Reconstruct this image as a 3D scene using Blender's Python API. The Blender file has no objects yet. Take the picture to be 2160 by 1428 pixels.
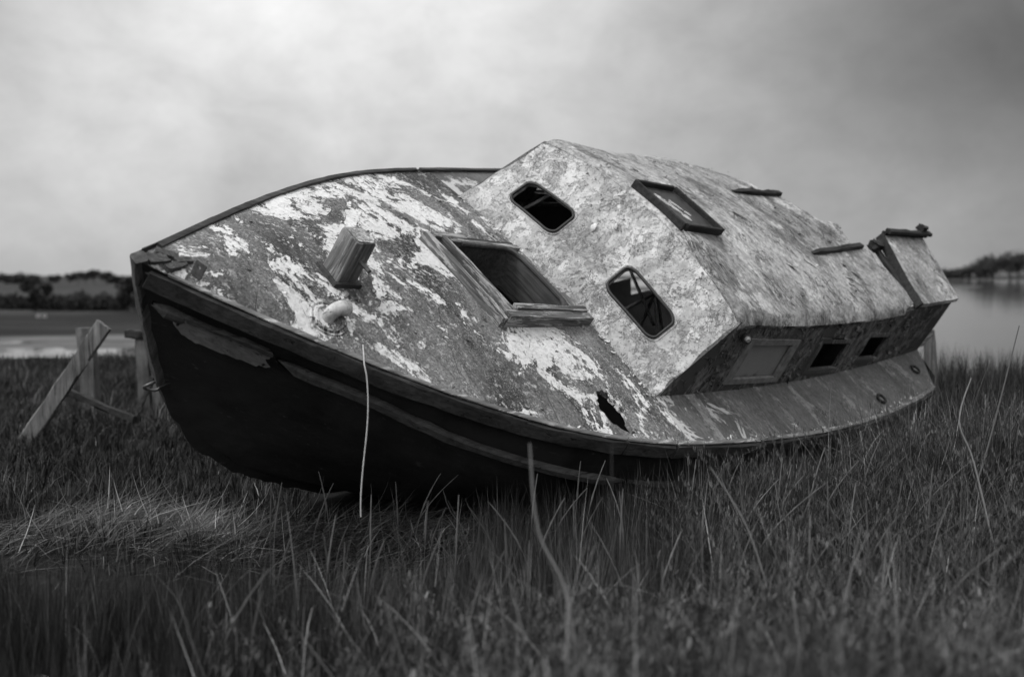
import bpy, bmesh, math, random
import numpy as np
from mathutils import Vector, Matrix
from mathutils.geometry import delaunay_2d_cdt

random.seed(7); rng = np.random.default_rng(7)
SCN = bpy.context.scene
COL = SCN.collection
rad = math.radians

# ---------------------------------------------------------------- camera
CAM_H = 1.2
cam = bpy.data.cameras.new('camera'); camo = bpy.data.objects.new('camera', cam); COL.objects.link(camo)
camo.location = (0, 0, CAM_H); camo.rotation_euler = (rad(90 - 3.62), 0, 0)
cam.sensor_width = 36; cam.lens = 35.3; cam.clip_start = .05; cam.clip_end = 8000
cam.dof.use_dof = True; cam.dof.focus_distance = 4.6; cam.dof.aperture_fstop = 1.5
SCN.camera = camo

# ---------------------------------------------------------------- world: overcast sky with a darker cloud bank to the right
SUN_DIR = Vector((-.42, -.22, .88)).normalized()
W = bpy.data.worlds.new('World'); SCN.world = W; W.use_nodes = True
wt = W.node_tree; wt.nodes.clear()
def wn(t, **k):
    n = wt.nodes.new(t)
    for a, b in k.items(): setattr(n, a, b)
    return n
def wm(op, a, b=None, c=None, clamp=False):
    n = wn('ShaderNodeMath', operation=op, use_clamp=clamp)
    for i, v in enumerate((a, b, c)):
        if v is None: continue
        if isinstance(v, (int, float)): n.inputs[i].default_value = v
        else: wt.links.new(v, n.inputs[i])
    return n.outputs[0]
tc = wn('ShaderNodeTexCoord'); D = tc.outputs['Generated']
sep = wn('ShaderNodeSeparateXYZ'); wt.links.new(D, sep.inputs[0])
up = wm('MAXIMUM', sep.outputs[2], 0.0)
def wdot(v, lo, hi):
    n = wn('ShaderNodeVectorMath', operation='DOT_PRODUCT'); wt.links.new(D, n.inputs[0]); n.inputs[1].default_value = Vector(v).normalized()
    m = wn('ShaderNodeMapRange', interpolation_type='SMOOTHSTEP'); wt.links.new(n.outputs['Value'], m.inputs[0])
    m.inputs[1].default_value = lo; m.inputs[2].default_value = hi
    return m.outputs[0]
def wnoise(scale, vs, detail=6, rough=.55, dist=.3):
    mp = wn('ShaderNodeMapping'); wt.links.new(D, mp.inputs[0]); mp.inputs['Scale'].default_value = vs
    n = wn('ShaderNodeTexNoise'); wt.links.new(mp.outputs[0], n.inputs['Vector'])
    n.inputs['Scale'].default_value = scale; n.inputs['Detail'].default_value = detail
    n.inputs['Roughness'].default_value = rough; n.inputs['Distortion'].default_value = dist
    return n.outputs[0]
n1 = wnoise(2.3, (1, 1, 1.6)); n2 = wnoise(10.5, (1, 1, 1.5), 10, .62, .25)
over = wm('MULTIPLY', wm('ADD', wm('MULTIPLY', up, 1.5), .50), 1.0)          # brighter towards the zenith
var = wm('ADD', wm('MULTIPLY', n1, .85), wm('MULTIPLY', n2, .62))
var = wm('ADD', var, .28)
bank = wdot((.80, .46, .42), .46, .86)
lowf = wn('ShaderNodeMapRange', interpolation_type='SMOOTHSTEP'); wt.links.new(up, lowf.inputs[0]); lowf.inputs[1].default_value = -.02; lowf.inputs[2].default_value = .20; lowf.inputs[3].default_value = .52
bank = wm('MULTIPLY', bank, lowf.outputs[0])
bank = wm('MULTIPLY', bank, wm('ADD', wm('MULTIPLY', n1, .45), .66), clamp=True)
bank2 = wdot((-.66, .56, .55), .78, .97)
lum = wm('MULTIPLY', wm('MULTIPLY', over, var), wm('SUBTRACT', 1.0, wm('MULTIPLY', bank, .93)))
lum = wm('MULTIPLY', lum, wm('SUBTRACT', 1.0, wm('MULTIPLY', bank2, .66)))
sky = wn('ShaderNodeTexSky', sky_type='NISHITA', sun_disc=False, sun_elevation=math.asin(SUN_DIR.z),
         sun_rotation=math.atan2(SUN_DIR.x, SUN_DIR.y))
bw = wn('ShaderNodeRGBToBW'); wt.links.new(sky.outputs[0], bw.inputs[0])
lum = wm('ADD', wm('MULTIPLY', lum, 9.4), wm('MULTIPLY', bw.outputs[0], .05))
cmb = wn('ShaderNodeCombineColor')
for i in range(3): wt.links.new(lum, cmb.inputs[i])
bg = wn('ShaderNodeBackground'); wt.links.new(cmb.outputs[0], bg.inputs[0]); bg.inputs[1].default_value = .1
wo = wn('ShaderNodeOutputWorld'); wt.links.new(bg.outputs[0], wo.inputs[0])

sun = bpy.data.lights.new('sun', 'SUN'); suno = bpy.data.objects.new('sun', sun); COL.objects.link(suno)
sun.energy = 1.5; sun.angle = rad(14); sun.color = (1, 1, 1)
suno.rotation_euler = SUN_DIR.to_track_quat('Z', 'Y').to_euler()
SCN.view_settings.view_transform = 'Standard'; SCN.view_settings.look = 'None'
SCN.view_settings.exposure = 0; SCN.view_settings.gamma = 1
SCN.render.engine = 'CYCLES'
SCN.cycles.use_denoising = True
SCN.cycles.max_bounces = 6; SCN.cycles.transparent_max_bounces = 4

# ---------------------------------------------------------------- material helpers (everything is grey: a black and white photograph)
class NT:
    def __init__(s, name, rough=.8, spec=.3):
        s.m = bpy.data.materials.new(name); s.m.use_nodes = True; s.t = s.m.node_tree
        s.b = s.t.nodes['Principled BSDF']; s.b.inputs['Roughness'].default_value = rough
        s.b.inputs['Specular IOR Level'].default_value = spec
        s.o = s.t.nodes.new('ShaderNodeTexCoord').outputs['Object']
    def _in(s, sock, v):
        if isinstance(v, (int, float)):
            try: sock.default_value = v
            except TypeError: sock.default_value = (v, v, v, 1)
        elif isinstance(v, tuple): sock.default_value = v
        else: s.t.links.new(v, sock)
    def map(s, scale, loc=(0, 0, 0), rot=(0, 0, 0)):
        n = s.t.nodes.new('ShaderNodeMapping'); s.t.links.new(s.o, n.inputs[0])
        n.inputs['Scale'].default_value = scale; n.inputs['Location'].default_value = loc; n.inputs['Rotation'].default_value = rot
        return n.outputs[0]
    def noise(s, scale, vec=None, detail=6, rough=.55, dist=0.):
        n = s.t.nodes.new('ShaderNodeTexNoise'); s.t.links.new(vec or s.o, n.inputs['Vector'])
        for k, v in (('Scale', scale), ('Detail', detail), ('Roughness', rough), ('Distortion', dist)): n.inputs[k].default_value = v
        return n.outputs[0]
    def voro(s, scale, vec=None, feature='DISTANCE_TO_EDGE'):
        n = s.t.nodes.new('ShaderNodeTexVoronoi'); n.feature = feature; s.t.links.new(vec or s.o, n.inputs['Vector']); n.inputs['Scale'].default_value = scale
        return n.outputs[0]
    def math(s, op, a, b=0., clamp=False):
        n = s.t.nodes.new('ShaderNodeMath'); n.operation = op; n.use_clamp = clamp
        s._in(n.inputs[0], a); s._in(n.inputs[1], b); return n.outputs[0]
    def rng(s, v, a, b, c=0., d=1., smooth=False):
        n = s.t.nodes.new('ShaderNodeMapRange'); s._in(n.inputs[0], v)
        if smooth: n.interpolation_type = 'SMOOTHSTEP'
        for i, q in enumerate((a, b, c, d)): n.inputs[i + 1].default_value = q
        return n.outputs[0]
    def mix(s, f, a, b):
        n = s.t.nodes.new('ShaderNodeMix'); n.data_type = 'FLOAT'
        s._in(n.inputs[0], f); s._in(n.inputs[2], a); s._in(n.inputs[3], b); return n.outputs[0]
    def bump(s, h, strength=.5, dist=.01):
        n = s.t.nodes.new('ShaderNodeBump'); s._in(n.inputs['Height'], h); n.inputs['Strength'].default_value = strength
        n.inputs['Distance'].default_value = dist; s.t.links.new(n.outputs[0], s.b.inputs['Normal'])
    def attr(s, name):
        n = s.t.nodes.new('ShaderNodeAttribute'); n.attribute_name = name; return n.outputs['Fac']
    def color(s, v):
        n = s.t.nodes.new('ShaderNodeCombineColor')
        for i in range(3): s._in(n.inputs[i], v)
        s.t.links.new(n.outputs[0], s.b.inputs['Base Color']); return s
    def rough(s, v): s._in(s.b.inputs['Roughness'], v)

M = {}
def m_deck():
    n = NT('weathered_deck_paint', .8, .3)
    v = n.map((1.1, .86, 1.1), (.35, .9, 0)); vf = n.map((1.1, .9, 1.1))
    a = n.noise(2.7, v, 11, .68, 1.1); b = n.noise(15, vf, 8, .66, .5); c = n.noise(.85, n.map((1, .9, 1), (3.1, .4, 0)), 3)
    f = n.math('ADD', n.math('ADD', a, n.math('MULTIPLY', n.math('SUBTRACT', b, .5), .34)), n.math('MULTIPLY', n.math('SUBTRACT', c, .5), .30))
    sx = n.t.nodes.new('ShaderNodeSeparateXYZ'); n.t.links.new(n.o, sx.inputs[0])
    f = n.math('SUBTRACT', f, n.rng(sx.outputs[0], -2.12, -2.40, 0., .10))
    paint = n.rng(f, .522, .535); lift = n.math('MULTIPLY', n.rng(f, .503, .520), n.rng(f, .534, .524))  # lift: dark line along paint edges, shade under lifted paint put into colour
    lift = n.math('MULTIPLY', lift, n.rng(n.noise(6, None, 4), .45, .55))
    sp = n.noise(55, vf, 5, .62, .3)
    spots = n.math('MULTIPLY', n.rng(sp, .565, .59), n.rng(f, .64, .54))
    paint = n.math('SUBTRACT', paint, spots, True)
    # scattered remains of paint round the patches, down to specks
    rem = n.math('MULTIPLY', n.rng(n.noise(34, vf, 8, .76, .5), .545, .565), n.rng(f, .40, .52))
    rem = n.math('MAXIMUM', rem, n.math('MULTIPLY', n.rng(n.noise(52, n.map((1.1, .9, 1.1), (4, 4, 0)), 6, .74), .60, .62), n.rng(n.noise(2.4, v, 5, .6), .40, .60)))
    dust = n.math('MULTIPLY', n.rng(n.noise(120, None, 5, .75), .56, .62), n.rng(n.noise(3.2, n.map((1.3, .7, 1.3), (1, 5, 2)), 6, .65), .38, .60))
    grain = n.noise(8, n.map((3.2, .7, 3.2)), 9, .74, .4)
    grey = n.rng(n.noise(1.9, n.map((1.5, .6, 1.5), (7, 1, 3)), 8, .66, .6), .42, .64)     # thin worn primer in bands across the deck
    bare = n.mix(grey, .036, .175)
    bare = n.math('MULTIPLY', bare, n.rng(grain, .28, .72, .8, 1.2))
    bare = n.math('MULTIPLY', bare, n.rng(n.noise(75, None, 6, .78), .34, .66, .35, 1.75))
    bare = n.mix(n.math('MULTIPLY', dust, .7), bare, .5); bare = n.mix(n.math('MULTIPLY', rem, .85), bare, .58)
    pc = n.rng(n.noise(4, v, 7, .7), .3, .75, .62, .84)
    pc = n.math('MULTIPLY', pc, n.rng(n.noise(70, None, 5, .7), .28, .55, .80, 1.0))
    crack = n.math('MULTIPLY', n.rng(n.voro(3.6, n.map((1.5, .5, 1.5))), .0, .010, 1, 0), n.rng(n.noise(2.6, None, 5, .7), .53, .57))
    col = n.mix(paint, bare, pc); col = n.mix(n.math('MULTIPLY', lift, .75), col, .02); col = n.mix(n.math('MULTIPLY', crack, .7), col, .03)
    n.color(col)
    h = n.math('ADD', n.math('MULTIPLY', paint, .5), n.math('ADD', n.math('MULTIPLY', rem, .3), n.math('MULTIPLY', n.noise(90, vf, 6, .7), .55)))
    h = n.math('SUBTRACT', h, n.math('MULTIPLY', crack, .7))
    n.bump(h, .8, .005); n.rough(n.mix(paint, .92, .6)); return n.m
def m_sidedeck():
    n = NT('grey_side_deck_paint', .6, .35)
    v = n.map((2.2, .7, 2.2)); a = n.noise(2.5, v, 8, .65, .3)
    col = n.rng(n.noise(2.2, v, 7, .66), .3, .7, .065, .15)
    worn = n.rng(n.math('ADD', a, n.math('MULTIPLY', n.math('SUBTRACT', n.noise(30, None, 7, .75), .5), .35)), .55, .59); col = n.mix(n.math('MULTIPLY', worn, .55), col, .30); col = n.math('MULTIPLY', col, n.rng(n.noise(45, n.map((1.4, .7, 1.4)), 6, .75), .34, .66, .6, 1.35))
    scr = n.math('MULTIPLY', n.rng(n.noise(20, n.map((6, .8, 6)), 4, .7), .60, .66), n.rng(n.noise(4), .45, .6)); col = n.mix(n.math('MULTIPLY', scr, .5), col, .5)
    sx = n.t.nodes.new('ShaderNodeSeparateXYZ'); n.t.links.new(n.o, sx.inputs[0])
    pf = n.math('ADD', n.noise(3.4, n.map((1.1, .9, 1.1)), 10, .72, .8), n.rng(sx.outputs[0], -2.38, -2.95, .06, -.08)); pt = n.rng(pf, .555, .57); col = n.mix(n.math('MULTIPLY', pt, .8), col, .55)
    pits = n.rng(n.noise(45, None, 3), .66, .70); col = n.mix(pits, col, .03)
    n.color(col); n.bump(n.math('ADD', a, n.math('MULTIPLY', n.noise(60, None, 5), .4)), .35, .008); return n.m
def m_cabin():
    n = NT('flaking_cabin_paint', .75, .3)
    v = n.map((1, 1, 1)); a = n.noise(4.2, v, 9, .68, .4); b = n.noise(26, None, 7, .68, .3)
    col = n.rng(b, .28, .72, .37, .63)
    col = n.math('MULTIPLY', col, n.rng(n.noise(2.1, n.map((1.3, .6, 1.3)), 5, .6), .3, .72, .62, 1.22))
    layer = n.rng(n.math('ADD', a, n.math('MULTIPLY', n.math('SUBTRACT', b, .5), .16)), .535, .548)
    lf = n.math('ADD', a, n.math('MULTIPLY', n.math('SUBTRACT', b, .5), .16)); edge = n.math('MULTIPLY', n.rng(lf, .518, .531), n.rng(lf, .545, .537)); edge = n.math('MULTIPLY', edge, n.rng(n.noise(5, None, 4), .40, .56))  # edge: dark flake outlines, shadow of lifted paint drawn in the colour
    f2 = n.math('ADD', n.noise(7.5, n.map((1, 1, 1), (2, 6, 9)), 9, .7, .6), n.math('MULTIPLY', n.math('SUBTRACT', b, .5), .12)); edge2 = n.math('MULTIPLY', n.rng(f2, .53, .545), n.rng(f2, .562, .552)); edge = n.math('MAXIMUM', edge, edge2)
    col = n.mix(n.math('MULTIPLY', layer, .5), col, .70); col = n.math('MULTIPLY', col, n.rng(n.rng(f2, .55, .56), 0, 1, 1, .72)); col = n.mix(n.math('MULTIPLY', edge, .75), col, .05)
    dark = n.rng(n.noise(3.6, n.map((1, 1, 1), (5, 2, 1)), 10, .7, .8), .555, .59); col = n.mix(n.math('MULTIPLY', dark, .48), col, .22)
    gr = n.rng(n.noise(2.3, n.map((1, 1, .6), (1, 9, 4)), 7, .66, .5), .5, .68); col = n.math('MULTIPLY', col, n.rng(gr, 0, 1, 1, .72))
    sp = n.rng(n.noise(85, None, 3, .6), .61, .65); col = n.mix(n.math('MULTIPLY', sp, .8), col, .08); sp2 = n.rng(n.noise(48, None, 6, .75), .34, .42, .72, 1.0); col = n.math('MULTIPLY', col, sp2)
    crack = n.math('MULTIPLY', n.rng(n.noise(9, None, 9, .74, 1.4), .495, .505, 0, 1), n.rng(n.noise(9, None, 9, .74, 1.4), .535, .52, 0, 1)); crack = n.math('MULTIPLY', crack, n.rng(n.noise(4.5, None, 4), .46, .56))
    col = n.mix(n.math('MULTIPLY', crack, .7), col, .09)
    n.color(col)
    h = n.math('ADD', n.math('MULTIPLY', layer, .45), n.math('ADD', n.math('MULTIPLY', b, .8), n.math('MULTIPLY', n.noise(110, None, 4, .6), .5)))
    h = n.math('SUBTRACT', h, n.math('ADD', n.math('MULTIPLY', sp, .3), n.math('ADD', crack, n.math('MULTIPLY', dark, .4))))
    n.bump(h, .55, .006); return n.m
def m_roof():
    n = NT('weathered_roof_paint', .8, .25)
    v = n.map((1.3, .75, 1.3)); a = n.math('ADD', n.noise(2.4, v, 10, .7, .7), n.math('MULTIPLY', n.math('SUBTRACT', n.noise(24, None, 6, .7), .5), .2)); b = n.noise(24, n.map((1.4, .7, 1.4)), 8, .72, .4)
    col = n.rng(b, .3, .7, .15, .50)
    col = n.math('MULTIPLY', col, n.rng(n.noise(1.7, v, 4), .33, .7, .7, 1.25))
    light = n.rng(a, .565, .585); col = n.mix(n.math('MULTIPLY', light, .6), col, .66)
    dark = n.rng(n.noise(2.6, n.map((1.5, .7, 1.5), (4, 7, 1)), 10, .72, .7), .535, .585); col = n.mix(n.math('MULTIPLY', dark, .75), col, .11)
    sp = n.rng(n.noise(70, None, 5, .7), .60, .64); col = n.mix(n.math('MULTIPLY', sp, .7), col, .07); col = n.math('MULTIPLY', col, n.rng(n.noise(42, n.map((1.2, .9, 1.2)), 7, .78), .34, .64, .55, 1.3))
    ck = n.noise(8, n.map((1.5, .55, 1.5)), 8, .72, 1.0); crack = n.math('MULTIPLY', n.math('MULTIPLY', n.rng(ck, .495, .505), n.rng(ck, .545, .525)), n.rng(n.noise(3.4, None, 4), .47, .56))
    col = n.mix(n.math('MULTIPLY', crack, .85), col, .03)
    n.color(col)
    n.bump(n.math('SUBTRACT', n.math('ADD', n.math('MULTIPLY', b, .9), n.math('MULTIPLY', light, .3)), n.math('ADD', crack, n.math('MULTIPLY', dark, .4))), .5, .006); return n.m
def m_side():
    n = NT('peeling_cabin_side_paint', .6, .35)
    a = n.noise(4.5, n.map((1, 1, .7)), 8, .66, .5); b = n.noise(34, n.map((1, 1, .5)), 7, .7, .5)
    peel = n.rng(a, .47, .50)
    rough = n.rng(b, .38, .68, .012, .26)
    smooth = n.rng(n.noise(3), .3, .7, .045, .075)
    n.color(n.mix(peel, smooth, rough))
    n.bump(n.math('ADD', n.math('MULTIPLY', peel, -.5), n.math('MULTIPLY', n.math('MULTIPLY', peel, b), 1.6)), .9, .012); return n.m
def m_hull():
    n = NT('black_hull_paint', .55, .25)
    a = n.noise(3, n.map((.5, 1, 1.6)), 8, .65, .3)
    col = n.rng(a, .35, .7, .012, .036)
    sc = n.math('MULTIPLY', n.rng(n.noise(26, n.map((.35, 1, 1.6)), 4, .7), .62, .66), n.rng(n.noise(5), .46, .6)); col = n.mix(n.math('MULTIPLY', sc, .6), col, .13)
    st_ = n.rng(n.noise(2.2, n.map((.6, 1, .5), (2, 0, 3)), 7, .68, .6), .50, .66); col = n.mix(n.math('MULTIPLY', st_, .5), col, .055)
    n.color(col); n.bump(n.math('ADD', a, n.math('MULTIPLY', n.noise(40, n.map((.4, 1, 1.5)), 5), .4)), .4, .008)
    n.rough(n.rng(n.noise(8), .3, .7, .45, .7)); return n.m
def m_wood(name, lo, hi, ax=0, paint=0., pcol=.6):
    n = NT(name, .82, .25)
    sc = [14., 14., 14.]; sc[ax] = .9
    g = n.noise(3.2, n.map(tuple(sc)), 7, .68, .5); l = n.noise(3, None, 5, .6)
    col = n.rng(g, .3, .72, lo, hi); col = n.math('MULTIPLY', col, n.rng(l, .3, .7, .6, 1.35))
    cr = n.rng(n.noise(2.2, n.map(tuple(q * 1.3 for q in sc), (2, 3, 5)), 4, .6), .64, .68); col = n.mix(n.math('MULTIPLY', cr, .8), col, lo * .25)
    if paint > 0:
        s2 = [7., 7., 7.]; s2[ax] = .9
        p = n.rng(n.noise(4, n.map(tuple(s2)), 10, .74, .5), 1 - paint, 1.03 - paint); col = n.mix(n.math('MULTIPLY', p, .85), col, n.math('MULTIPLY', n.rng(g, .3, .7, .62, 1.15), n.rng(n.noise(40, None, 5, .7), .3, .7, pcol * .75, pcol * 1.15)))
    n.color(col); n.bump(n.math('SUBTRACT', g, cr), .7, .006); return n.m
def m_plain(name, v, rough=.6, spec=.4, amp=.3, scale=30, metal=0.):
    n = NT(name, rough, spec); n.color(n.rng(n.noise(scale, None, 5, .65), .3, .7, v * (1 - amp), v * (1 + amp))); n.b.inputs['Metallic'].default_value = metal
    n.bump(n.noise(scale * 2), .25, .004); return n.m
def m_tint(name, rough=.7, spec=.25, trans=0., mul=1.):
    n = NT(name, rough, spec); n.color(n.math('MULTIPLY', n.attr('tint'), mul))
    if trans: n.b.inputs['Transmission Weight'].default_value = 0
    return n.m
M['deck'] = m_deck(); M['sidedeck'] = m_sidedeck(); M['cabin'] = m_cabin(); M['roof'] = m_roof(); M['side'] = m_side(); M['hull'] = m_hull()
M['rail'] = m_wood('grey_gunwale_wood', .025, .085, 0, .36, .14)
M['toe'] = m_wood('worn_deck_edge_wood', .08, .24, 0, .46, .5)
M['stem'] = m_wood('worn_stem_wood', .03, .11, 2, .42, .17)
M['strake'] = m_wood('worn_strake_wood', .035, .11, 0)
M['board'] = m_wood('bare_board_wood', .17, .30, 0)
M['hatchwood'] = m_wood('hatch_wood', .025, .20, 1, .48, .42)
M['hatchwood_long'] = m_wood('hatch_side_wood', .025, .20, 0, .48, .42)
M['trunkwood'] = m_wood('hatch_trunk_wood', .03, .10, 1)
M['dark'] = m_wood('dark_wet_wood', .010, .05, 0)
M['darky'] = m_wood('dark_cross_wood', .010, .05, 1)
M['post'] = m_wood('post_wood', .012, .22, 2, .47, .36)
M['grey_post'] = m_wood('silvered_post_wood', .06, .20, 2)
M['grey_plank'] = m_wood('silvered_plank_wood', .04, .26, 2)
def m_enamel():
    n = NT('stained_white_enamel', .6, .4); col = n.rng(n.noise(22, None, 7, .7), .35, .6, .25, .60)
    st_ = n.rng(n.noise(14, n.map((1, 1, 1), (3, 1, 2)), 8, .7, .6), .56, .60); n.color(n.mix(n.math('MULTIPLY', st_, .8), col, .07)); n.bump(n.noise(60, None, 5), .5, .004); return n.m
M['white'] = m_enamel()
M['flake'] = m_plain('curled_paint', .62, .7, .3, .25, 60)
M['metal'] = m_plain('corroded_metal', .12, .5, .5, .4, 60, .5)
M['rubber'] = m_plain('window_rubber', .02, .55, .4, .3, 60)
M['glass'] = m_plain('clouded_pane', .21, .28, .5, .12, 4)
M['pane'] = m_plain('dirty_skylight_pane', .05, .35, .5, .5, 18)
M['frame'] = m_plain('worn_grey_frame', .17, .6, .4, .4, 26)
M['inside'] = m_plain('dark_interior', .022, .8, .2, .4, 9)
M['rope'] = m_plain('bleached_rope', .48, .9, .1, .25, 120)

# ---------------------------------------------------------------- object helpers
def link(name, me, mat, parent=None):
    o = bpy.data.objects.new(name, me); COL.objects.link(o)
    if mat: me.materials.append(M[mat] if isinstance(mat, str) else mat)
    if parent: o.parent = parent
    return o
def tag(o, label=None, cat=None, group=None, kind=None):
    for k, v in (('label', label), ('category', cat), ('group', group), ('kind', kind)):
        if v: o[k] = v
    return o
def smooth(o, ang=40):
    o.data.polygons.foreach_set('use_smooth', [True] * len(o.data.polygons))
    try: o.data.set_sharp_from_angle(angle=rad(ang))
    except Exception: pass
    return o
def empty(name, loc=(0, 0, 0)):
    o = bpy.data.objects.new(name, None); COL.objects.link(o); o.location = loc; o.empty_display_size = .2; return o
def from_bm(name, bm, mat, parent=None, sm=None):
    bmesh.ops.recalc_face_normals(bm, faces=bm.faces)
    me = bpy.data.meshes.new(name); bm.to_mesh(me); bm.free()
    o = link(name, me, mat, parent)
    if sm: smooth(o, sm)
    return o
def from_np(name, v, f, mat, parent=None, tint=None):
    """v (n,3); f = list of (k,m) int arrays of polygons"""
    me = bpy.data.meshes.new(name)
    me.vertices.add(len(v)); me.vertices.foreach_set('co', np.ascontiguousarray(v, np.float32).ravel())
    idx = np.concatenate([q.ravel() for q in f]).astype(np.int32)
    tot = np.concatenate([np.full(len(q), q.shape[1]) for q in f]).astype(np.int32)
    st = np.concatenate([[0], np.cumsum(tot)[:-1]]).astype(np.int32)
    me.loops.add(len(idx)); me.loops.foreach_set('vertex_index', idx)
    me.polygons.add(len(tot)); me.polygons.foreach_set('loop_start', st); me.polygons.foreach_set('loop_total', tot)
    me.update(calc_edges=True)
    if tint is not None:
        a = me.attributes.new('tint', 'FLOAT', 'POINT'); a.data.foreach_set('value', np.ascontiguousarray(tint, np.float32))
    return link(name, me, mat, parent)
def vn(x, y, s):   # cheap smooth value noise
    return (math.sin(x * s * 1.7 + 1.3 * math.sin(y * s * 1.1 + .7)) + math.sin(y * s * 2.3 + 1.1 * math.sin(x * s * 1.9 + 2.1))) * .5

# ================================================================ SETTING
RIV = -3.05
def sstep(x, a, b):
    t = np.clip((x - a) / (b - a), 0, 1); return t * t * (3 - 2 * t)
def nz(x, y, s, o=0.):
    x = x * s + o; y = y * s + o * 1.7
    return (np.sin(x * 1.7 + 1.3 * np.sin(y * 1.1 + .7)) + np.sin(y * 2.3 + 1.1 * np.sin(x * 1.9 + 2.1)) + .6 * np.sin(x * 3.7 + y * 2.9 + 1)) / 2.6
def marsh(x, y):
    h = .035 * nz(x, y, 1.1) + .02 * nz(x, y, 3.1, 2.)
    h = h + .29 * np.exp(-(((x - 2.45) / .95) ** 2 + ((y - 5.0) / .8) ** 2))          # tussocky rise right of the stern
    h = h + .24 * np.exp(-(((x - .65) / 1.0) ** 2 + ((y - 1.75) / .8) ** 2))            # hummock close to the camera
    h = h + .07 * np.exp(-(((x + 1.7) / .8) ** 2 + ((y - 4.1) / .45) ** 2))
    return h
def height(x, y):
    r = np.hypot(x, y)
    edge = 13.0 - .42 * np.clip(x, -3, 8) + .5 * nz(x, y * .1, .5)
    k = sstep(y, edge, edge + 5)
    bed = -3.35 + 0 * x
    bars = -3.10 + .16 * nz(x * .35, y, .16, 3.) + .05 * nz(x, y, .6)
    creek = sstep(x, 10, -12)
    bed = bed * (1 - creek) + bars * creek
    az = np.arctan2(x, y)
    land = sstep(r + 5 * nz(x, y * .3, .07) + az * 30, 58, 66) * sstep(az, .10, .02)
    bed = bed * (1 - land) + (-2.72 + .12 * nz(x, y, .12)) * land
    ridge = sstep(r, 300, 480) * sstep(az, .2, .0); bed = bed + 1.0 * ridge * 0
    farl = sstep(r, 880, 930); bed = bed * (1 - farl) + (-2.6) * farl
    hill = sstep(r, 890, 1250) * sstep(az, .40, .56); bed = bed + 4 * hill
    spit = np.exp(-((r - 400 - 300 * (az - .42)) / 50) ** 2) * sstep(az, .50, .36); bed = np.maximum(bed, -3.35 + .75 * spit)
    return marsh(x, y) * (1 - k) * np.where(r < 40, 1, 0) * sstep(r, 40, 25) + bed * k
# polar sheet, dense near the view direction
azs = np.concatenate([np.linspace(-math.pi, -.75, 26)[:-1], np.linspace(-.75, .75, 260), np.linspace(.75, math.pi, 26)[1:]])
rs = np.concatenate([np.linspace(.0, 8, 90), np.geomspace(8.12, 25, 46), np.geomspace(25.6, 140, 70), np.geomspace(143, 4200, 70)])
A, Rr = np.meshgrid(azs, rs); X = Rr * np.sin(A); Y = Rr * np.cos(A)
Z = height(X, Y)
nA, nR = len(azs), len(rs)
ii = np.arange(nR * nA).reshape(nR, nA)
q = np.stack([ii[:-1, :-1], ii[:-1, 1:], ii[1:, 1:], ii[1:, :-1]], -1).reshape(-1, 4)
def m_ground():
    n = NT('marsh_ground', .95, .08)
    geo = n.t.nodes.new('ShaderNodeNewGeometry').outputs['Position']
    sp = n.t.nodes.new('ShaderNodeSeparateXYZ'); n.t.links.new(geo, sp.inputs[0])
    turf = n.rng(n.noise(6, None, 6, .65), .3, .7, .006, .024)
    mud = n.rng(n.noise(.35, n.map((.4, 1, 1)), 7, .65, .6), .35, .65, .03, .16)
    fld = n.rng(n.noise(.05, n.map((.3, 1, 1)), 5, .6), .35, .65, .028, .062)
    fld = n.math('MULTIPLY', fld, n.rng(n.noise(.22, n.map((.16, 1, 1)), 7, .72), .34, .66, .3, 1.6))
    dist = n.t.nodes.new('ShaderNodeVectorMath'); dist.operation = 'LENGTH'; n.t.links.new(geo, dist.inputs[0])
    c = n.mix(n.rng(sp.outputs[2], -.5, -1.2), turf, mud)
    land = n.math('MULTIPLY', n.rng(sp.outputs[2], -2.95, -2.85), n.rng(dist.outputs['Value'], 40, 60))
    fld = n.math('MULTIPLY', fld, n.rng(dist.outputs['Value'], 95, 125, .5, 1.)); c = n.mix(land, c, fld)
    n.color(c); n.bump(n.noise(9, None, 6, .7), .6, .03); n.rough(n.mix(n.math('MULTIPLY', n.rng(sp.outputs[2], -2.4, -2.9), n.math('SUBTRACT', 1.0, land)), .98, .55)); return n.m
g = from_np('ground', np.stack([X, Y, Z], -1).reshape(-1, 3), [q], m_ground()); tag(g, kind='structure'); smooth(g, 80)
def m_water():
    n = NT('estuary_water', .05, .5); n.color(.05)
    n.bump(n.math('ADD', n.noise(.9, n.map((.35, 1, 1)), 4, .5), n.math('MULTIPLY', n.noise(.06, n.map((.12, 1, 1)), 4), 2.5)), .07, .12)
    n.b.inputs['IOR'].default_value = 1.33; return n.m
wv = np.array([(-4200, 9, RIV), (4200, 9, RIV), (4200, 4200, RIV), (-4200, 4200, RIV)], float)
w = from_np('water', wv, [np.array([[0, 1, 2, 3]])], m_water()); tag(w, kind='structure')

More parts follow.
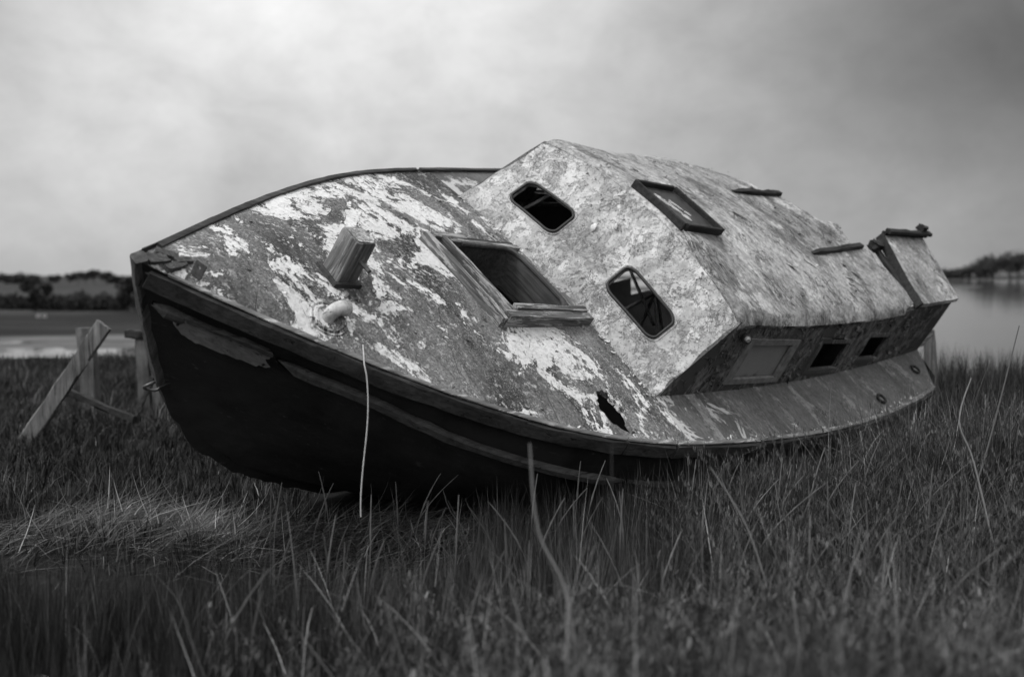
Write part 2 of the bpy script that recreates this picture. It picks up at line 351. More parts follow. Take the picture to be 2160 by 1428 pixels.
# ================================================================ THE BOAT  (boat frame: s metres aft of the stem head, y to port, z up)
SC = 1.2
BR = Matrix(((-.63071, .58974, .50439), (-.77444, -.51974, -.36070), (.04943, -.61812, .78453)))
BT = Vector((-1.08942, 2.95320, .03945)) * SC + Vector((0, 0, CAM_H))
boat = empty('wrecked_boat', BT); boat.rotation_euler = BR.to_euler()
tag(boat, 'derelict wooden cabin boat heeled over on the marsh, black hull, paint peeling off its deck', 'boat')
MW = Matrix.Translation(BT) @ BR.to_4x4()
KN = np.array([0, .6, 1.4, 2.4, 3.6, 5.0]); HB = np.array([.02, .41205, .81556, 1.01715, 1.10194, .98612])
def _spl():
    n = len(KN); h = np.diff(KN); Am = np.zeros((n, n)); r = np.zeros(n); Am[0, 0] = Am[-1, -1] = 1
    for i in range(1, n - 1):
        Am[i, i - 1] = h[i - 1]; Am[i, i] = 2 * (h[i - 1] + h[i]); Am[i, i + 1] = h[i]
        r[i] = 6 * ((HB[i + 1] - HB[i]) / h[i] - (HB[i] - HB[i - 1]) / h[i - 1])
    return np.linalg.solve(Am, r)
SM = _spl(); S_END = 4.34; S_TIP = 4.66
def hb0(s):
    s = np.clip(np.asarray(s, float), 0, 5); i = np.clip(np.searchsorted(KN, s) - 1, 0, 4); h = np.diff(KN)[i]
    a = KN[i + 1] - s; b = s - KN[i]
    return SM[i] * a ** 3 / (6 * h) + SM[i + 1] * b ** 3 / (6 * h) + (HB[i] / h - SM[i] * h / 6) * a + (HB[i + 1] / h - SM[i + 1] * h / 6) * b
def hb(s):
    v = hb0(s); t = np.clip((np.asarray(s, float) - S_END) / (S_TIP - S_END), 0, .999)
    return v * np.sqrt(1 - t ** 2.2)
def sheer(s): s = np.asarray(s, float); return -.07778 * s + .031228 * s * s
def zdeck(s, y):
    b = max(.03, float(hb0(s))); return float(sheer(s) + .0605 * min(1, b / .33) * (1 - min(1, abs(y) / b) ** 2))
def P(s, y, z): return Vector((-s * SC, y * SC, z * SC))
def toworld(s, y, z): return MW @ P(s, y, z)

def resample(poly, d, closed=True):
    out = []; n = len(poly)
    for i in range(n if closed else n - 1):
        a, b = Vector(poly[i]), Vector(poly[(i + 1) % n]); k = max(1, int(round((b - a).length / d)))
        for j in range(k): out.append(a.lerp(b, j / k))
    if not closed: out.append(Vector(poly[-1]))
    return out
def inside(p, poly):
    x, y = p; c = False; n = len(poly); j = n - 1
    for i in range(n):
        xi, yi = poly[i]; xj, yj = poly[j]
        if (yi > y) != (yj > y) and x < (xj - xi) * (y - yi) / (yj - yi) + xi: c = not c
        j = i
    return c
def rough_edge(poly, amp):
    return [Vector((p.x + random.uniform(-amp, amp), p.y + random.uniform(-amp, amp))) for p in poly]
def sheet(name, outer, holes, lift, thick, res, mat, parent, sm=35, edge=.03):
    """a real panel with thickness: outline and openings in 2-D, lifted onto its curved surface"""
    loops = [outer] + holes; V = []; E = []
    for L in loops:
        b = len(V); V += [Vector(p) for p in L]; E += [(b + i, b + (i + 1) % len(L)) for i in range(len(L))]
    xs = [p[0] for p in outer]; ys = [p[1] for p in outer]
    allp = np.array([(p[0], p[1]) for L in loops for p in L])
    x = min(xs) + res / 2
    while x < max(xs):
        y = min(ys) + res / 2
        while y < max(ys):
            if inside((x, y), outer) and not any(inside((x, y), h) for h in holes):
                if np.min((allp[:, 0] - x) ** 2 + (allp[:, 1] - y) ** 2) > (res * .45) ** 2: V.append(Vector((x, y)))
            y += res
        x += res
    vo, _, fo, *_ = delaunay_2d_cdt(V, E, [], 0, 1e-7)
    F = []
    for f in fo:
        c = sum((vo[i] for i in f), Vector((0, 0))) / len(f)
        if inside(c, outer) and not any(inside(c, h) for h in holes): F.append(f)
    n = len(vo); verts = [lift(v.x, v.y, 0.) for v in vo] + [lift(v.x, v.y, -thick) for v in vo]
    faces = []; ec = {}
    for f in F:
        faces.append(tuple(f)); faces.append(tuple(i + n for i in reversed(f)))
        for a, b in zip(f, list(f[1:]) + [f[0]]): ec[(a, b)] = 1
    for (a, b) in ec:
        if (b, a) not in ec: faces.append((b, a, a + n, b + n))
    me = bpy.data.meshes.new(name); me.from_pydata([tuple(v) for v in verts], [], faces)
    bm = bmesh.new(); bm.from_mesh(me)
    loose = [v for v in bm.verts if not v.link_faces]; bmesh.ops.delete(bm, geom=loose)
    bpy.data.meshes.remove(me)
    return from_bm(name, bm, mat, parent, sm)
def bar(name, pts, ups, w, h, mat, parent, jit=0., bev=.0, taper=None):
    """rectangular section swept along pts (boat frame vectors); ups = section's up direction; w across, h along up (from 0 to h)"""
    bm = bmesh.new(); rings = []; n = len(pts)
    for i, p in enumerate(pts):
        t = (pts[min(i + 1, n - 1)] - pts[max(i - 1, 0)]).normalized(); u = (ups[i] - t * ups[i].dot(t)).normalized(); sd = t.cross(u)
        k = taper(i / (n - 1)) if taper else 1.
        b = bev; ww = w * k / 2; hh = h * k
        prof = [(-ww + b, 0), (ww - b, 0), (ww, b), (ww, hh - b), (ww - b, hh), (-ww + b, hh), (-ww, hh - b), (-ww, b)] if b > 0 else [(-ww, 0), (ww, 0), (ww, hh), (-ww, hh)]
        rings.append([bm.verts.new(p + sd * (a + random.uniform(-jit, jit)) + u * (c + random.uniform(-jit, jit))) for a, c in prof])
    m = len(rings[0])
    for a, b in zip(rings, rings[1:]):
        for j in range(m): bm.faces.new((a[j], a[(j + 1) % m], b[(j + 1) % m], b[j]))
    bm.faces.new(rings[0][::-1]); bm.faces.new(rings[-1])
    return from_bm(name, bm, mat, parent, 30)
def tube(name, pts, r, mat, parent, seg=10, cap=True, sm=50):
    bm = bmesh.new(); rings = []; n = len(pts); ref = Vector((.3, .2, .93))
    for i, p in enumerate(pts):
        t = (pts[min(i + 1, n - 1)] - pts[max(i - 1, 0)]).normalized(); a = t.cross(ref)
        if a.length < .05: a = t.cross(Vector((1, 0, 0)))
        a.normalize(); b = t.cross(a); rr = r(i / (n - 1)) if callable(r) else r
        rings.append([bm.verts.new(p + (a * math.cos(2 * math.pi * k / seg) + b * math.sin(2 * math.pi * k / seg)) * rr) for k in range(seg)])
    for a, b in zip(rings, rings[1:]):
        for j in range(seg): bm.faces.new((a[j], a[(j + 1) % seg], b[(j + 1) % seg], b[j]))
    if cap: bm.faces.new(rings[0][::-1]); bm.faces.new(rings[-1])
    return from_bm(name, bm, mat, parent, sm)
def ring_tube(name, pts, r, mat, parent, seg=8):
    bm = bmesh.new(); rings = []; n = len(pts)
    c = sum(pts, Vector()) / n
    nrm = (pts[1] - pts[0]).cross(pts[n // 2] - pts[0]).normalized()
    for i, p in enumerate(pts):
        t = (pts[(i + 1) % n] - pts[i - 1]).normalized(); a = t.cross(nrm).normalized()
        rings.append([bm.verts.new(p + (a * math.cos(2 * math.pi * k / seg) + nrm * math.sin(2 * math.pi * k / seg)) * r) for k in range(seg)])
    for i in range(n):
        a, b = rings[i], rings[(i + 1) % n]
        for j in range(seg): bm.faces.new((a[j], a[(j + 1) % seg], b[(j + 1) % seg], b[j]))
    return from_bm(name, bm, mat, parent, 60)
def box(name, c, ax, half, mat, parent, bev=.004, jit=0., cuts=0):
    """box at c with axes ax (three vectors) and half sizes"""
    bm = bmesh.new(); bmesh.ops.create_cube(bm, size=2)
    if cuts: bmesh.ops.subdivide_edges(bm, edges=bm.edges, cuts=cuts, use_grid_fill=True)
    elif bev: bmesh.ops.scale(bm, vec=half, verts=bm.verts)
    if cuts: bmesh.ops.scale(bm, vec=half, verts=bm.verts)
    if bev and not cuts: bmesh.ops.bevel(bm, geom=bm.edges, offset=bev, segments=2, affect='EDGES', profile=.6)
    R3 = Matrix((ax[0], ax[1], ax[2])).transposed()
    for v in bm.verts:
        v.co += Vector((random.uniform(-jit, jit), random.uniform(-jit, jit), random.uniform(-jit, jit))); v.co = c + R3 @ v.co
    return from_bm(name, bm, mat, parent, 35)
UX, UY, UZ = Vector((1, 0, 0)), Vector((0, 1, 0)), Vector((0, 0, 1))

# ---- hull
STEM = np.array([(-.016, .014), (.023, -.07), (.078, -.171), (.128, -.264), (.192, -.376), (.287, -.526), (.366, -.624), (.514, -.784), (.753, -.943), (.95, -1.03)])
qs = np.linspace(0, 1, 17); tq = np.linspace(0, 1, len(STEM))
SQ = np.interp(qs, tq, STEM[:, 0]); ZQ = np.interp(qs, tq, STEM[:, 1])
def hull_pt(s0, q, side):
    a = s0 / S_TIP; k = max(0., 1 - s0 / 2.6) ** 2.2
    s = s0 + float(np.interp(q, qs, SQ)) * k
    zs = float(sheer(s0)); zk = float(np.interp(s0, [0, .5, 1., 1.6, 2.6, 4.0, 4.66], [-1.03, -1.13, -1.2, -1.25, -1.25, -1.12, -.85]))
    z = zs + (zk - zs) * q
    z = z * (1 - k) + (float(np.interp(q, qs, ZQ)) + zs * (1 - q)) * k
    n = 1.15 + 1.55 * min(1, s0 / 2.2)
    y = (float(hb(s0)) - .012) * (1 - q ** n) + .014
    return s, y * side, z
st = np.concatenate([np.linspace(0, .6, 9)[:-1], np.linspace(.6, S_END, 26), S_END + (S_TIP - S_END) * np.sin(np.linspace(.2, 1, 7) * math.pi / 2) ** .9])
bm = bmesh.new(); G = {}
for sd in (1, -1):
    for i, s0 in enumerate(st):
        for j, qv in enumerate(qs): G[sd, i, j] = bm.verts.new(P(*hull_pt(float(s0), float(qv), sd)))
for sd in (1, -1):
    for i in range(len(st) - 1):
        for j in range(len(qs) - 1):
            if sd < 0 and st[i] > 4.12 + .10 * math.sin(j * 2.1) and 2 <= j <= 9: continue      # planking stove in on the far quarter
            bm.faces.new((G[sd, i, j], G[sd, i + 1, j], G[sd, i + 1, j + 1], G[sd, i, j + 1]))
i = len(st) - 1
for j in range(len(qs) - 1):
    if j > 9 or j < 2: bm.faces.new((G[1, i, j], G[-1, i, j], G[-1, i, j + 1], G[1, i, j + 1]))
    bm.faces.new((G[-1, 0, j], G[1, 0, j], G[1, 0, j + 1], G[-1, 0, j + 1]))
for i in range(len(st) - 1): bm.faces.new((G[1, i, 16], G[1, i + 1, 16], G[-1, i + 1, 16], G[-1, i, 16]))
hull = from_bm('hull', bm, 'hull', boat, 50)
hull['label'] = 'black painted hull resting on its side'

# ---- stem post and keel along the centreline
spts = [P(a, 0, b) for a, b in STEM] + [P(1.3, 0, -1.15), P(1.9, 0, -1.24), P(2.8, 0, -1.25), P(3.9, 0, -1.13)]
sp2 = [Vector(p) for p in resample([tuple(p) for p in spts], .07, False)]
outs = []
for i in range(len(sp2)):
    t = (sp2[min(i + 1, len(sp2) - 1)] - sp2[max(0, i - 1)]).normalized(); outs.append(t.cross(UY) if t.cross(UY).dot(Vector((1, 0, -.6))) > 0 else -t.cross(UY))
ks = [i for i, p in enumerate(sp2) if p.z > -.52 * SC]; kk = ks[-1]
bar('stem_post', [p - o * .03 for p, o in zip(sp2[:kk + 1], outs)], outs[:kk + 1], .058, .05, 'stem', boat, .003, .008)
bar('keel', [p - o * .035 for p, o in zip(sp2[kk:], outs[kk:])], outs[kk:], .066, .052, 'hull', boat, .008, 0)

# ---- deck
def decklift(off=0.):
    return lambda s, y, d: P(s, y, zdeck(s, y) + d + off + .0016 * vn(s, y, 9))
N_B = [(s, float(hb(s)) + .006) for s in np.linspace(.02, 2.0, 34)]
outer = [(0.0, 0.0)] + N_B + [(2.0, -.4), (2.0, 0)] + [(s, -y) for s, y in reversed(N_B)]
outer = [(0.0, .02)] + N_B + [(s, -y) for s, y in reversed(N_B)] + [(0., -.02)]
outer = resample(outer, .045)
HS0, HS1, HY0, HY1 = 1.475, 1.875, -.20, .215
def rrect(a0, a1, b0, b1, r, k=6, corners=(1, 1, 1, 1)):
    pts = []
    for (cx, cy, st0, on) in ((a1 - r, b1 - r, 0, corners[0]), (a0 + r, b1 - r, 90, corners[1]), (a0 + r, b0 + r, 180, corners[2]), (a1 - r, b0 + r, 270, corners[3])):
        if on:
            for j in range(k + 1):
                t = rad(st0 + 90 * j / k); pts.append((cx + r * math.cos(t), cy + r * math.sin(t)))
        else:
            pts.append((cx + (r if st0 in (0, 270) else -r), cy + (r if st0 in (0, 90) else -r)))
    return pts
hatch_hole = resample(rrect(HS0, HS1, HY0, HY1, .07, 6, (1, 0, 0, 1)), .04)
hatch_hole_deck = resample(rrect(HS0 - .01, HS1 + .012, HY0 - .012, HY1 + .012, .07, 6, (1, 0, 0, 1)), .04)
rot = rough_edge(resample([(1.695, .640), (1.655, .650), (1.622, .690), (1.600, .735), (1.600, .785), (1.635, .835), (1.680, .868), (1.712, .868), (1.702, .825), (1.735, .775), (1.722, .715), (1.715, .675)], .018), .006)
fore = sheet('foredeck', outer, [hatch_hole_deck, rot], decklift(), .022, .05, 'deck', boat, 40)
CB = ([2.0, 2.6, 3.25, 4.0, 4.52], [.713, .751, .785, .807, .811])
def cabw(s): return float(np.interp(s, *CB))
for side in (1, -1):
    ss = np.linspace(2.004, S_END, 30)
    o_ = [(s, (float(hb(s)) + .006)) for s in ss] + [(4.40, .98), (4.47, .90), (4.53, .80), (4.53, .70)] + [(s, cabw(s) - .05) for s in np.linspace(4.5, 2.004, 16)]
    o_ = [(a, b * side) for a, b in o_]
    if side < 0: o_ = o_[::-1]
    sdk = sheet('side_deck', resample(o_, .05), [], decklift(-.001), .022, .07, 'sidedeck', boat, 40)
    sdk['label'] = 'dull grey side deck along the cabin' if side > 0 else 'far side deck behind the cabin'
# rotten plank end inside the hole
bar('deck_beam', [P(1.60, .66, -.13), P(1.66, .76, -.14), P(1.72, .89, -.15)], [UZ] * 3, .045 * SC, .02 * SC, 'grey_plank', boat, .002, .004)

# ---- gunwale strips and rubbing strakes
def along(s0, s1, d, fn): return [fn(s) for s in np.linspace(s0, s1, max(2, int((s1 - s0) / d)))]
def gun(s0, s1, side, name, lab=None):
    pts, ups = [], []
    for s in np.linspace(s0, s1, max(3, int((s1 - s0) / .06))):
        pts.append(P(s, side * (float(hb(s)) + .011), float(sheer(s)) - .060)); ups.append(UZ)
    o = bar(name, pts, ups, .026 * SC, .060 * SC, 'rail', boat, .0036, .005)
    if lab: o['label'] = lab
    return o
for a, b in ((.012, 1.615), (1.622, 1.885), (1.902, 2.468), (2.484, S_END)): gun(a, b, 1, 'gunwale_strip')
for a, b in ((.05, 1.93), (1.945, S_END)): gun(a, b, -1, 'gunwale_strip')
# thin toe strips standing on the far edge of the deck
def toe(s0, s1, side, hgt, mat='rail'):
    pts = [P(s, side * (float(hb(s)) + .002), float(sheer(s)) + .004) for s in np.linspace(s0, s1, max(3, int((s1 - s0) / .07)))]
    return bar('toe_rail', pts, [UZ] * len(pts), .022 * SC, hgt * SC, mat, boat, .0016, .003)
toe(.10, 1.90, -1, .010); toe(1.93, 4.3, -1, .010)
for a, b in ((.06, 1.61), (1.625, 1.885), (1.905, 2.465), (2.49, 4.3)): toe(a, b, 1, .007, 'toe')
def hull_at(s0, dz, side, out=0.):
    zs = float(sheer(s0)); best = None
    for qv in np.linspace(.02, .6, 80):
        s, y, z = hull_pt(s0, float(qv), side)
        if zs - z >= dz: best = (s, y + side * out, z); break
    return best
def strake(s0, s1, side, t0=.3, t1=.3):
    pts, ups = [], []
    for s in np.linspace(s0, s1, max(4, int((s1 - s0) / .06))):
        dz = float(np.interp(s, [0, .4, .67, .95, 1.3, 1.6, 2.05, 4.4], [.12, .135, .138, .172, .192, .20, .235, .25]))
        p = hull_at(s, dz, side); pts.append(P(*p)); ups.append(Vector((0, side, -.15)))
    return bar('rubbing_strake', pts, ups, .042 * SC, .032 * SC, 'strake', boat, .0018, .011, lambda u: min(1, .25 + u / (t0 / 4), .25 + (1 - u) / (t1 / 4)))
strake(.385, 1.78, 1, .12, .45); strake(1.80, 4.2, 1, .3, .3); strake(.02, .15, 1, .3, 2.); strake(.05, 4.2, -1)

# ---- the bare board nailed over the bow
def brd(s, v, d):
    a = hull_at(max(.02, s), .125 - v, 1)
    return P(a[0], a[1] + .030 + d, a[2])
brd_out = [(.070, -.022), (.070, -.008), (.080, -.002), (.105, .004), (.30, .012), (.352, .010), (.350, -.004), (.338, -.012), (.345, -.024), (.358, -.040), (.345, -.052), (.325, -.050), (.318, -.062), (.20, -.072), (.13, -.072), (.088, -.060), (.072, -.042)]
bd = sheet('nailed_board', rough_edge(resample(brd_out, .012), .0012), [], brd, .018, .02, 'board', boat, 30)
bd['label'] = 'bare grey board nailed along the bow'
brd_top = [(.105, .0065), (.30, .0145), (.352, .0125), (.352, .026), (.30, .030), (.10, .020)]
sheet('board_lip', rough_edge(resample(brd_top, .02), .001), [], lambda s, v, d: brd(s, v, d + .010), .03, .02, 'strake', boat, 30)
for (s, v) in ((.078, -.022), (.335, -.040)):
    p = brd(s, v, .002); tube('nail', [p, p + Vector((0, .004, 0))], .0065, 'rubber', boat, 8)
def scrib(pts):
    return tube('carved_scratch', [brd(s, v, .0005) for s, v in pts], .0011, 'grey_plank', bd, 5)
scrib([(.125 + .016 * math.cos(t) + t * .0012, -.030 + .010 * math.sin(t)) for t in np.linspace(.8, 5.6, 14)])
scrib([(.158 + .007 * math.cos(t) + t * .003, -.034 + .006 * math.sin(t)) for t in np.linspace(0, 12, 30)])
scrib([(.222 + .018 * math.cos(t) + t * .001, -.050 + .009 * math.sin(t)) for t in np.linspace(0, 6.6, 18)])

# ---- bow fittings
for (s, y, l, w_, h_, rz) in ((.050, -.004, .09, .046, .018, .2), (.095, -.030, .08, .034, .014, -.5), (.10, .026, .10, .030, .012, .45), (.135, .0, .07, .03, .012, .1)):
    ax = (Vector((math.cos(rz), math.sin(rz), 0)), Vector((-math.sin(rz), math.cos(rz), 0)), UZ)
    box('breasthook_chock', P(s, y, zdeck(s, 0) - .004), ax, (l / 2, w_ / 2, h_ / 2 + .010), 'stem', boat, 0, .003, 2)
pl = sheet('fairlead_plate', [Vector(p) for p in rrect(-.02, .02, .0, .055, .006, 3)], [[Vector((.006 * math.cos(t), .036 + .006 * math.sin(t))) for t in np.linspace(0, 2 * math.pi, 11)[:-1]]],
           lambda u, v, d: P(.150 + .35 * u + d * .9, .068 + u * .93 - d * .3, zdeck(.15, .068) + v), .006, .02, 'metal', boat)
rp = Vector(P(*( .275, 0, -.505))) + Vector((.045, 0, .0))
ring_tube('mooring_shackle', [rp + Vector((.035 * math.cos(t), .006 * math.sin(2 * t), .022 * math.sin(t))) for t in np.linspace(0, 2 * math.pi, 17)[:-1]], .0065, 'metal', boat)
# samson post with its pin
pz = zdeck(.716, .043)
bm = bmesh.new(); rings = []
for k, (zz, gx, ds) in enumerate(((-.05, 1.02, 0), (.0, 1.0, 0), (.01, 1.03, 0), (.06, 1., 0), (.12, .99, -.001), (.168, .985, -.003), (.178, .95, -.003))):
    r_ = []
    for (a, b) in rrect(-.045, .045, -.05, .05, .010, 3): r_.append(bm.verts.new(P(.716 + ds + a * gx + random.uniform(-.001, .001), .043 + b * gx + random.uniform(-.001, .001), pz + zz + .004 * math.sin(a * 60))))
    rings.append(r_)
for a, b in zip(rings, rings[1:]):
    for j in range(len(a)): bm.faces.new((a[j], a[(j + 1) % len(a)], b[(j + 1) % len(a)], b[j]))
bm.faces.new(rings[-1])
sam = from_bm('samson_post', bm, 'post', boat, 35); sam['label'] = 'square mooring post with a pin through it'
sheet('post_top_paint', [Vector(p) for p in rrect(-.036, .038, -.04, .042, .012, 3)], [], lambda a, b, d: P(.713 + a, .043 + b, pz + .1815 + d), .003, .05, 'cabin', sam)
tube('pin', [P(.722, .08, pz + .108), P(.722, .152, pz + .107)], .0095, 'metal', sam, 10)
for (c, h_) in (((.664, .043), (.008, .062)), ((.768, .043), (.008, .062)), ((.716, -.012), (.05, .008)), ((.716, .098), (.05, .008))):
    box('post_collar', P(c[0], c[1], pz + .004), (UX, UY, UZ), (h_[0] * SC, h_[1] * SC, .010 * SC), 'rail', sam, 0, .0022, 1)
# swan-neck vent
vz = zdeck(.56, .245); vp = []
for t in np.linspace(0, 1, 12):
    a = t * rad(82); vp.append(P(.548 + .042 * (1 - math.cos(a)) * 1.1, .248 - .004 * t, vz + .004 + .036 * math.sin(a)))
vp = [P(.548, .248, vz - .01)] + vp + [P(.548 + .060, .243, vz + .042)]
ven = tube('vent_cowl', vp, lambda u: (.022 + .004 * u) * SC, 'white', boat, 20, False); ven['label'] = 'white swan-neck vent pipe on the foredeck'
e = vp[-1]; d_ = (vp[-1] - vp[-3]).normalized()
tube('rim', [e - d_ * .012, e - d_ * .006, e, e + d_ * .003], .0285 * SC, 'white', ven, 20, True)
tube('clip', [e + Vector((.006, 0, .042)), e + Vector((.02, -.01, .056)), e + Vector((.034, 0, .046))], .007, 'metal', ven, 6)
for r_, h_ in ((.066, .006), (.050, .012)):
    ring_tube('flange', [P(.550 + r_ * math.cos(t) * (1 + .06 * math.sin(3 * t)), .250 + r_ * math.sin(t), zdeck(.55 + r_ * math.cos(t), .25 + r_ * math.sin(t)) + .001) for t in np.linspace(0, 2 * math.pi, 29)[:-1]], h_ * .8, 'deck', ven, 6)

# ---- deck hatch coaming
hz = lambda s, y: zdeck(s, y)
def hboard(name, s0, s1, y0, y1, top, bot, mat, jit=.0022):
    bm = bmesh.new(); n_ = 7; cs = []
    along_y = abs(y1 - y0) > abs(s1 - s0)
    for k in range(n_):
        u = k / (n_ - 1)
        if along_y: yy = y0 + (y1 - y0) * u; pr = [(s0, yy), (s1, yy)]
        else: sx = s0 + (s1 - s0) * u; pr = [(sx, y0), (sx, y1)]
        j = lambda: random.uniform(-jit, jit)
        c_ = []
        for (sx, yy, zz) in ((*pr[0], bot), (*pr[1], bot), (*pr[1], top), (*pr[0], top)): c_.append(bm.verts.new(P(sx, yy, hz(1.66, yy) + zz) + Vector((j(), j(), j()))))
        cs.append(c_)
    for a, b in zip(cs, cs[1:]):
        for q_ in range(4): bm.faces.new((a[q_], a[(q_ + 1) % 4], b[(q_ + 1) % 4], b[q_]))
    bm.faces.new(cs[0][::-1]); bm.faces.new(cs[-1])
    bmesh.ops.bevel(bm, geom=[e for e in bm.edges if len(e.link_faces) == 2 and e.calc_face_angle(0) > .8], offset=.004, segments=1, affect='EDGES')
    return from_bm(name, bm, mat, hatch, 40)
hatch = bpy.data.objects.new('deck_hatch', None); COL.objects.link(hatch); hatch.parent = boat; hatch['label'] = 'open square hatch with a broken raised wooden rim'
hboard('rim_board', 1.372, 1.404, -.276, .284, .036, -.012, 'hatchwood')
hboard('rim_board', 1.406, 1.437, -.266, .272, .010, -.012, 'darky')  # dark strip filling the gap between boards, standing in for its shade
hboard('rim_board', 1.440, 1.474, -.235, .240, .046, -.13, 'hatchwood')
hboard('rim_board', 1.478, 1.96, .218, .246, .060, -.13, 'hatchwood_long')
hboard('rim_board', 1.407, 1.968, .249, .288, .052, -.010, 'hatchwood_long')
hboard('rim_board', 1.478, 1.93, -.230, -.203, .046, -.13, 'hatchwood_long')
hboard('rim_board', 1.407, 1.60, -.270, -.233, .046, -.010, 'hatchwood_long')
hboard('rim_board', 1.61, 1.93, -.262, -.235, .036, -.010, 'dark')
hboard('rim_board', 1.905, 1.955, .10, .216, .038, -.01, 'hatchwood')
for a, b in (((1.50, -.12, -.22), (1.84, .14, -.17)), ((1.50, .10, -.30), (1.84, .16, -.24))):
    bar('hatch_beam', [P(*a), P(*b)], [UZ, UZ], .035, .02, 'hatchwood_long', hatch, .002, .003)
# rounded after lip of the opening and the trunk below it
lip = [p for p in rrect(HS0, HS1 + .006, HY0 - .004, HY1, .075, 8, (1, 0, 0, 1))]
lp = [q_ for q_ in resample(lip, .03) if q_[0] > HS0 + .05]
lp.sort(key=lambda p: math.atan2(p[1] - .0, p[0] - 1.62))
bar('hatch_lip', [P(a, b, hz(1.66, b) + .030) for a, b in lp], [UZ] * len(lp), .030, .022, 'trunkwood', hatch, .001, .006)
bar('hatch_trunk', [P(a, b, hz(1.66, b) - .14) for a, b in lp], [UZ] * len(lp), .014, .17 * SC, 'trunkwood', hatch, .001, 0)

# ---- cabin
def wr(s): return .70 + (s - 2.3) * .041
HC = (.0608307, -.2855986, .7466788)
def hroof(s): return HC[0] * s * s + HC[1] * s + HC[2]
def zroof(s, y):
    v = min(1, abs(y) / wr(s)); z = hroof(s) + .098 * (1 - v ** 2)
    if y < 0: z -= .028 * min(1.4, max(0, (s - 2.4) / 1.1)) * v
    return z
def frontlift(y, t, d):
    s = 1.985 + .326 * t; yy = y * (1 - .012 * t)
    zb, zt = zdeck(2.0, y) - .012, zroof(2.315, yy) - .030 - .012 * max(0., (abs(yy) / .70 - .92) / .08) ** 2
    return P(s - d * -1. * .83 * 0 - d * .83 * -1 * -1, yy, zb + (zt - zb) * t + d * .55 + .002 * vn(y, t, 8))
Wf = lambda y0, y1: resample(rrect(y0, y1, .325, .572, .075, 6), .03)
def tt(pts): return [Vector((y, .325 + (t - .325))) for y, t in pts]
win_n = resample([(y, t) for y, t in [(a, .30 + (b) * 1.0) for a, b in rrect(.172, .515, 0, .27, .06, 7)]], .03)
win_f = resample([(y, t) for y, t in [(a, .305 + (b) * 1.0) for a, b in rrect(-.53, -.205, 0, .27, .06, 7)]], .03)
fo = resample([(-.716, 0), (.716, 0), (.706, .5), (.700, .985), (.35, 1.0), (0, 1.0), (-.35, 1.0), (-.700, .985), (-.706, .5)], .05)
front = sheet('cabin_front', fo, [win_f, win_n], frontlift, .028, .05, 'cabin', boat, 40)
front['label'] = 'pale raked cabin front with two rounded windows'
for wpts in (win_f, win_n):
    ring_tube('window_rim', [frontlift(p.x, p.y, .002) for p in wpts], .0085, 'rubber', boat, 8)
    c = sum(wpts, Vector((0, 0))) / len(wpts)
    ring_tube('window_surround', [frontlift(c.x + (p.x - c.x) * 1.085, c.y + (p.y - c.y) * 1.14, -.002) for p in wpts], .0065, 'cabin', boat, 6)

SWIN = [(2.50, 2.925, .085, .295), (3.185, 3.525, .150, .327), (3.69, 3.97, .225, .385)]
def sidelift(side):
    def f(s, t, d):
        yb = cabw(min(s, 4.52)); zb = zdeck(s, yb) - .012; zt = hroof(s) - .026
        if side < 0: zt -= .028 * min(1.4, max(0, (s - 2.4) / 1.1))
        y = yb + (wr(s) - .010 - yb) * t
        return P(s + .10 * max(0, 2.4 - s) * 0, side * (y + d), zb + (zt - zb) * t + .0015 * vn(s, t, 7))
    return f
def tz(s, z):
    yb = cabw(min(s, 4.52)); zb = zdeck(s, yb) - .012; zt = hroof(s) - .026; return (z - zb) / (zt - zb)
for side, send in ((1, 4.52), (-1, 3.28)):
    lift = sidelift(side)
    o_ = [(1.99, 0.), (send, 0.), (send + .0, .5), (send - .02, 1.), (2.318, 1.), (2.15, .48)]
    holes = []
    for (a, b, z0, z1) in SWIN:
        if b > send: continue
        c_ = [(a, z0), (b, z0 + .02), (b - .0, z1 + .012), (a, z1)]
        holes.append(resample([(s, tz(s, z)) for s, z in c_], .04))
    if side < 0: holes = holes[:1]
    o_ = resample(o_, .05)
    wall = sheet('cabin_side', o_, holes, lift, .026, .06, 'side', boat, 40)
    wall['label'] = 'dark peeling cabin side with three square windows' if side > 0 else 'far side of the cabin'
    for k, h_ in enumerate(holes):
        c = sum(h_, Vector((0, 0))) / len(h_)
        fr = sheet('window_frame', [c + Vector(((p.x - c.x) * (1.10 if k else 1.13), (p.y - c.y) * (1.16 if k else 1.15))) for p in h_],
              [[c + Vector(((p.x - c.x) * .90, (p.y - c.y) * .88)) for p in h_]], lambda s, t, d: lift(s, t, d + .008), .016, .06, 'frame' if k == 0 else 'side', boat, 40)
        if k == 0 and side > 0:
            gl = sheet('window_pane', [c + Vector(((p.x - c.x) * .98, (p.y - c.y) * .97)) for p in h_], [], lambda s, t, d: lift(s, t, d - .012), .006, .1, 'glass', boat, 60)
            gl['label'] = 'clouded grey pane'
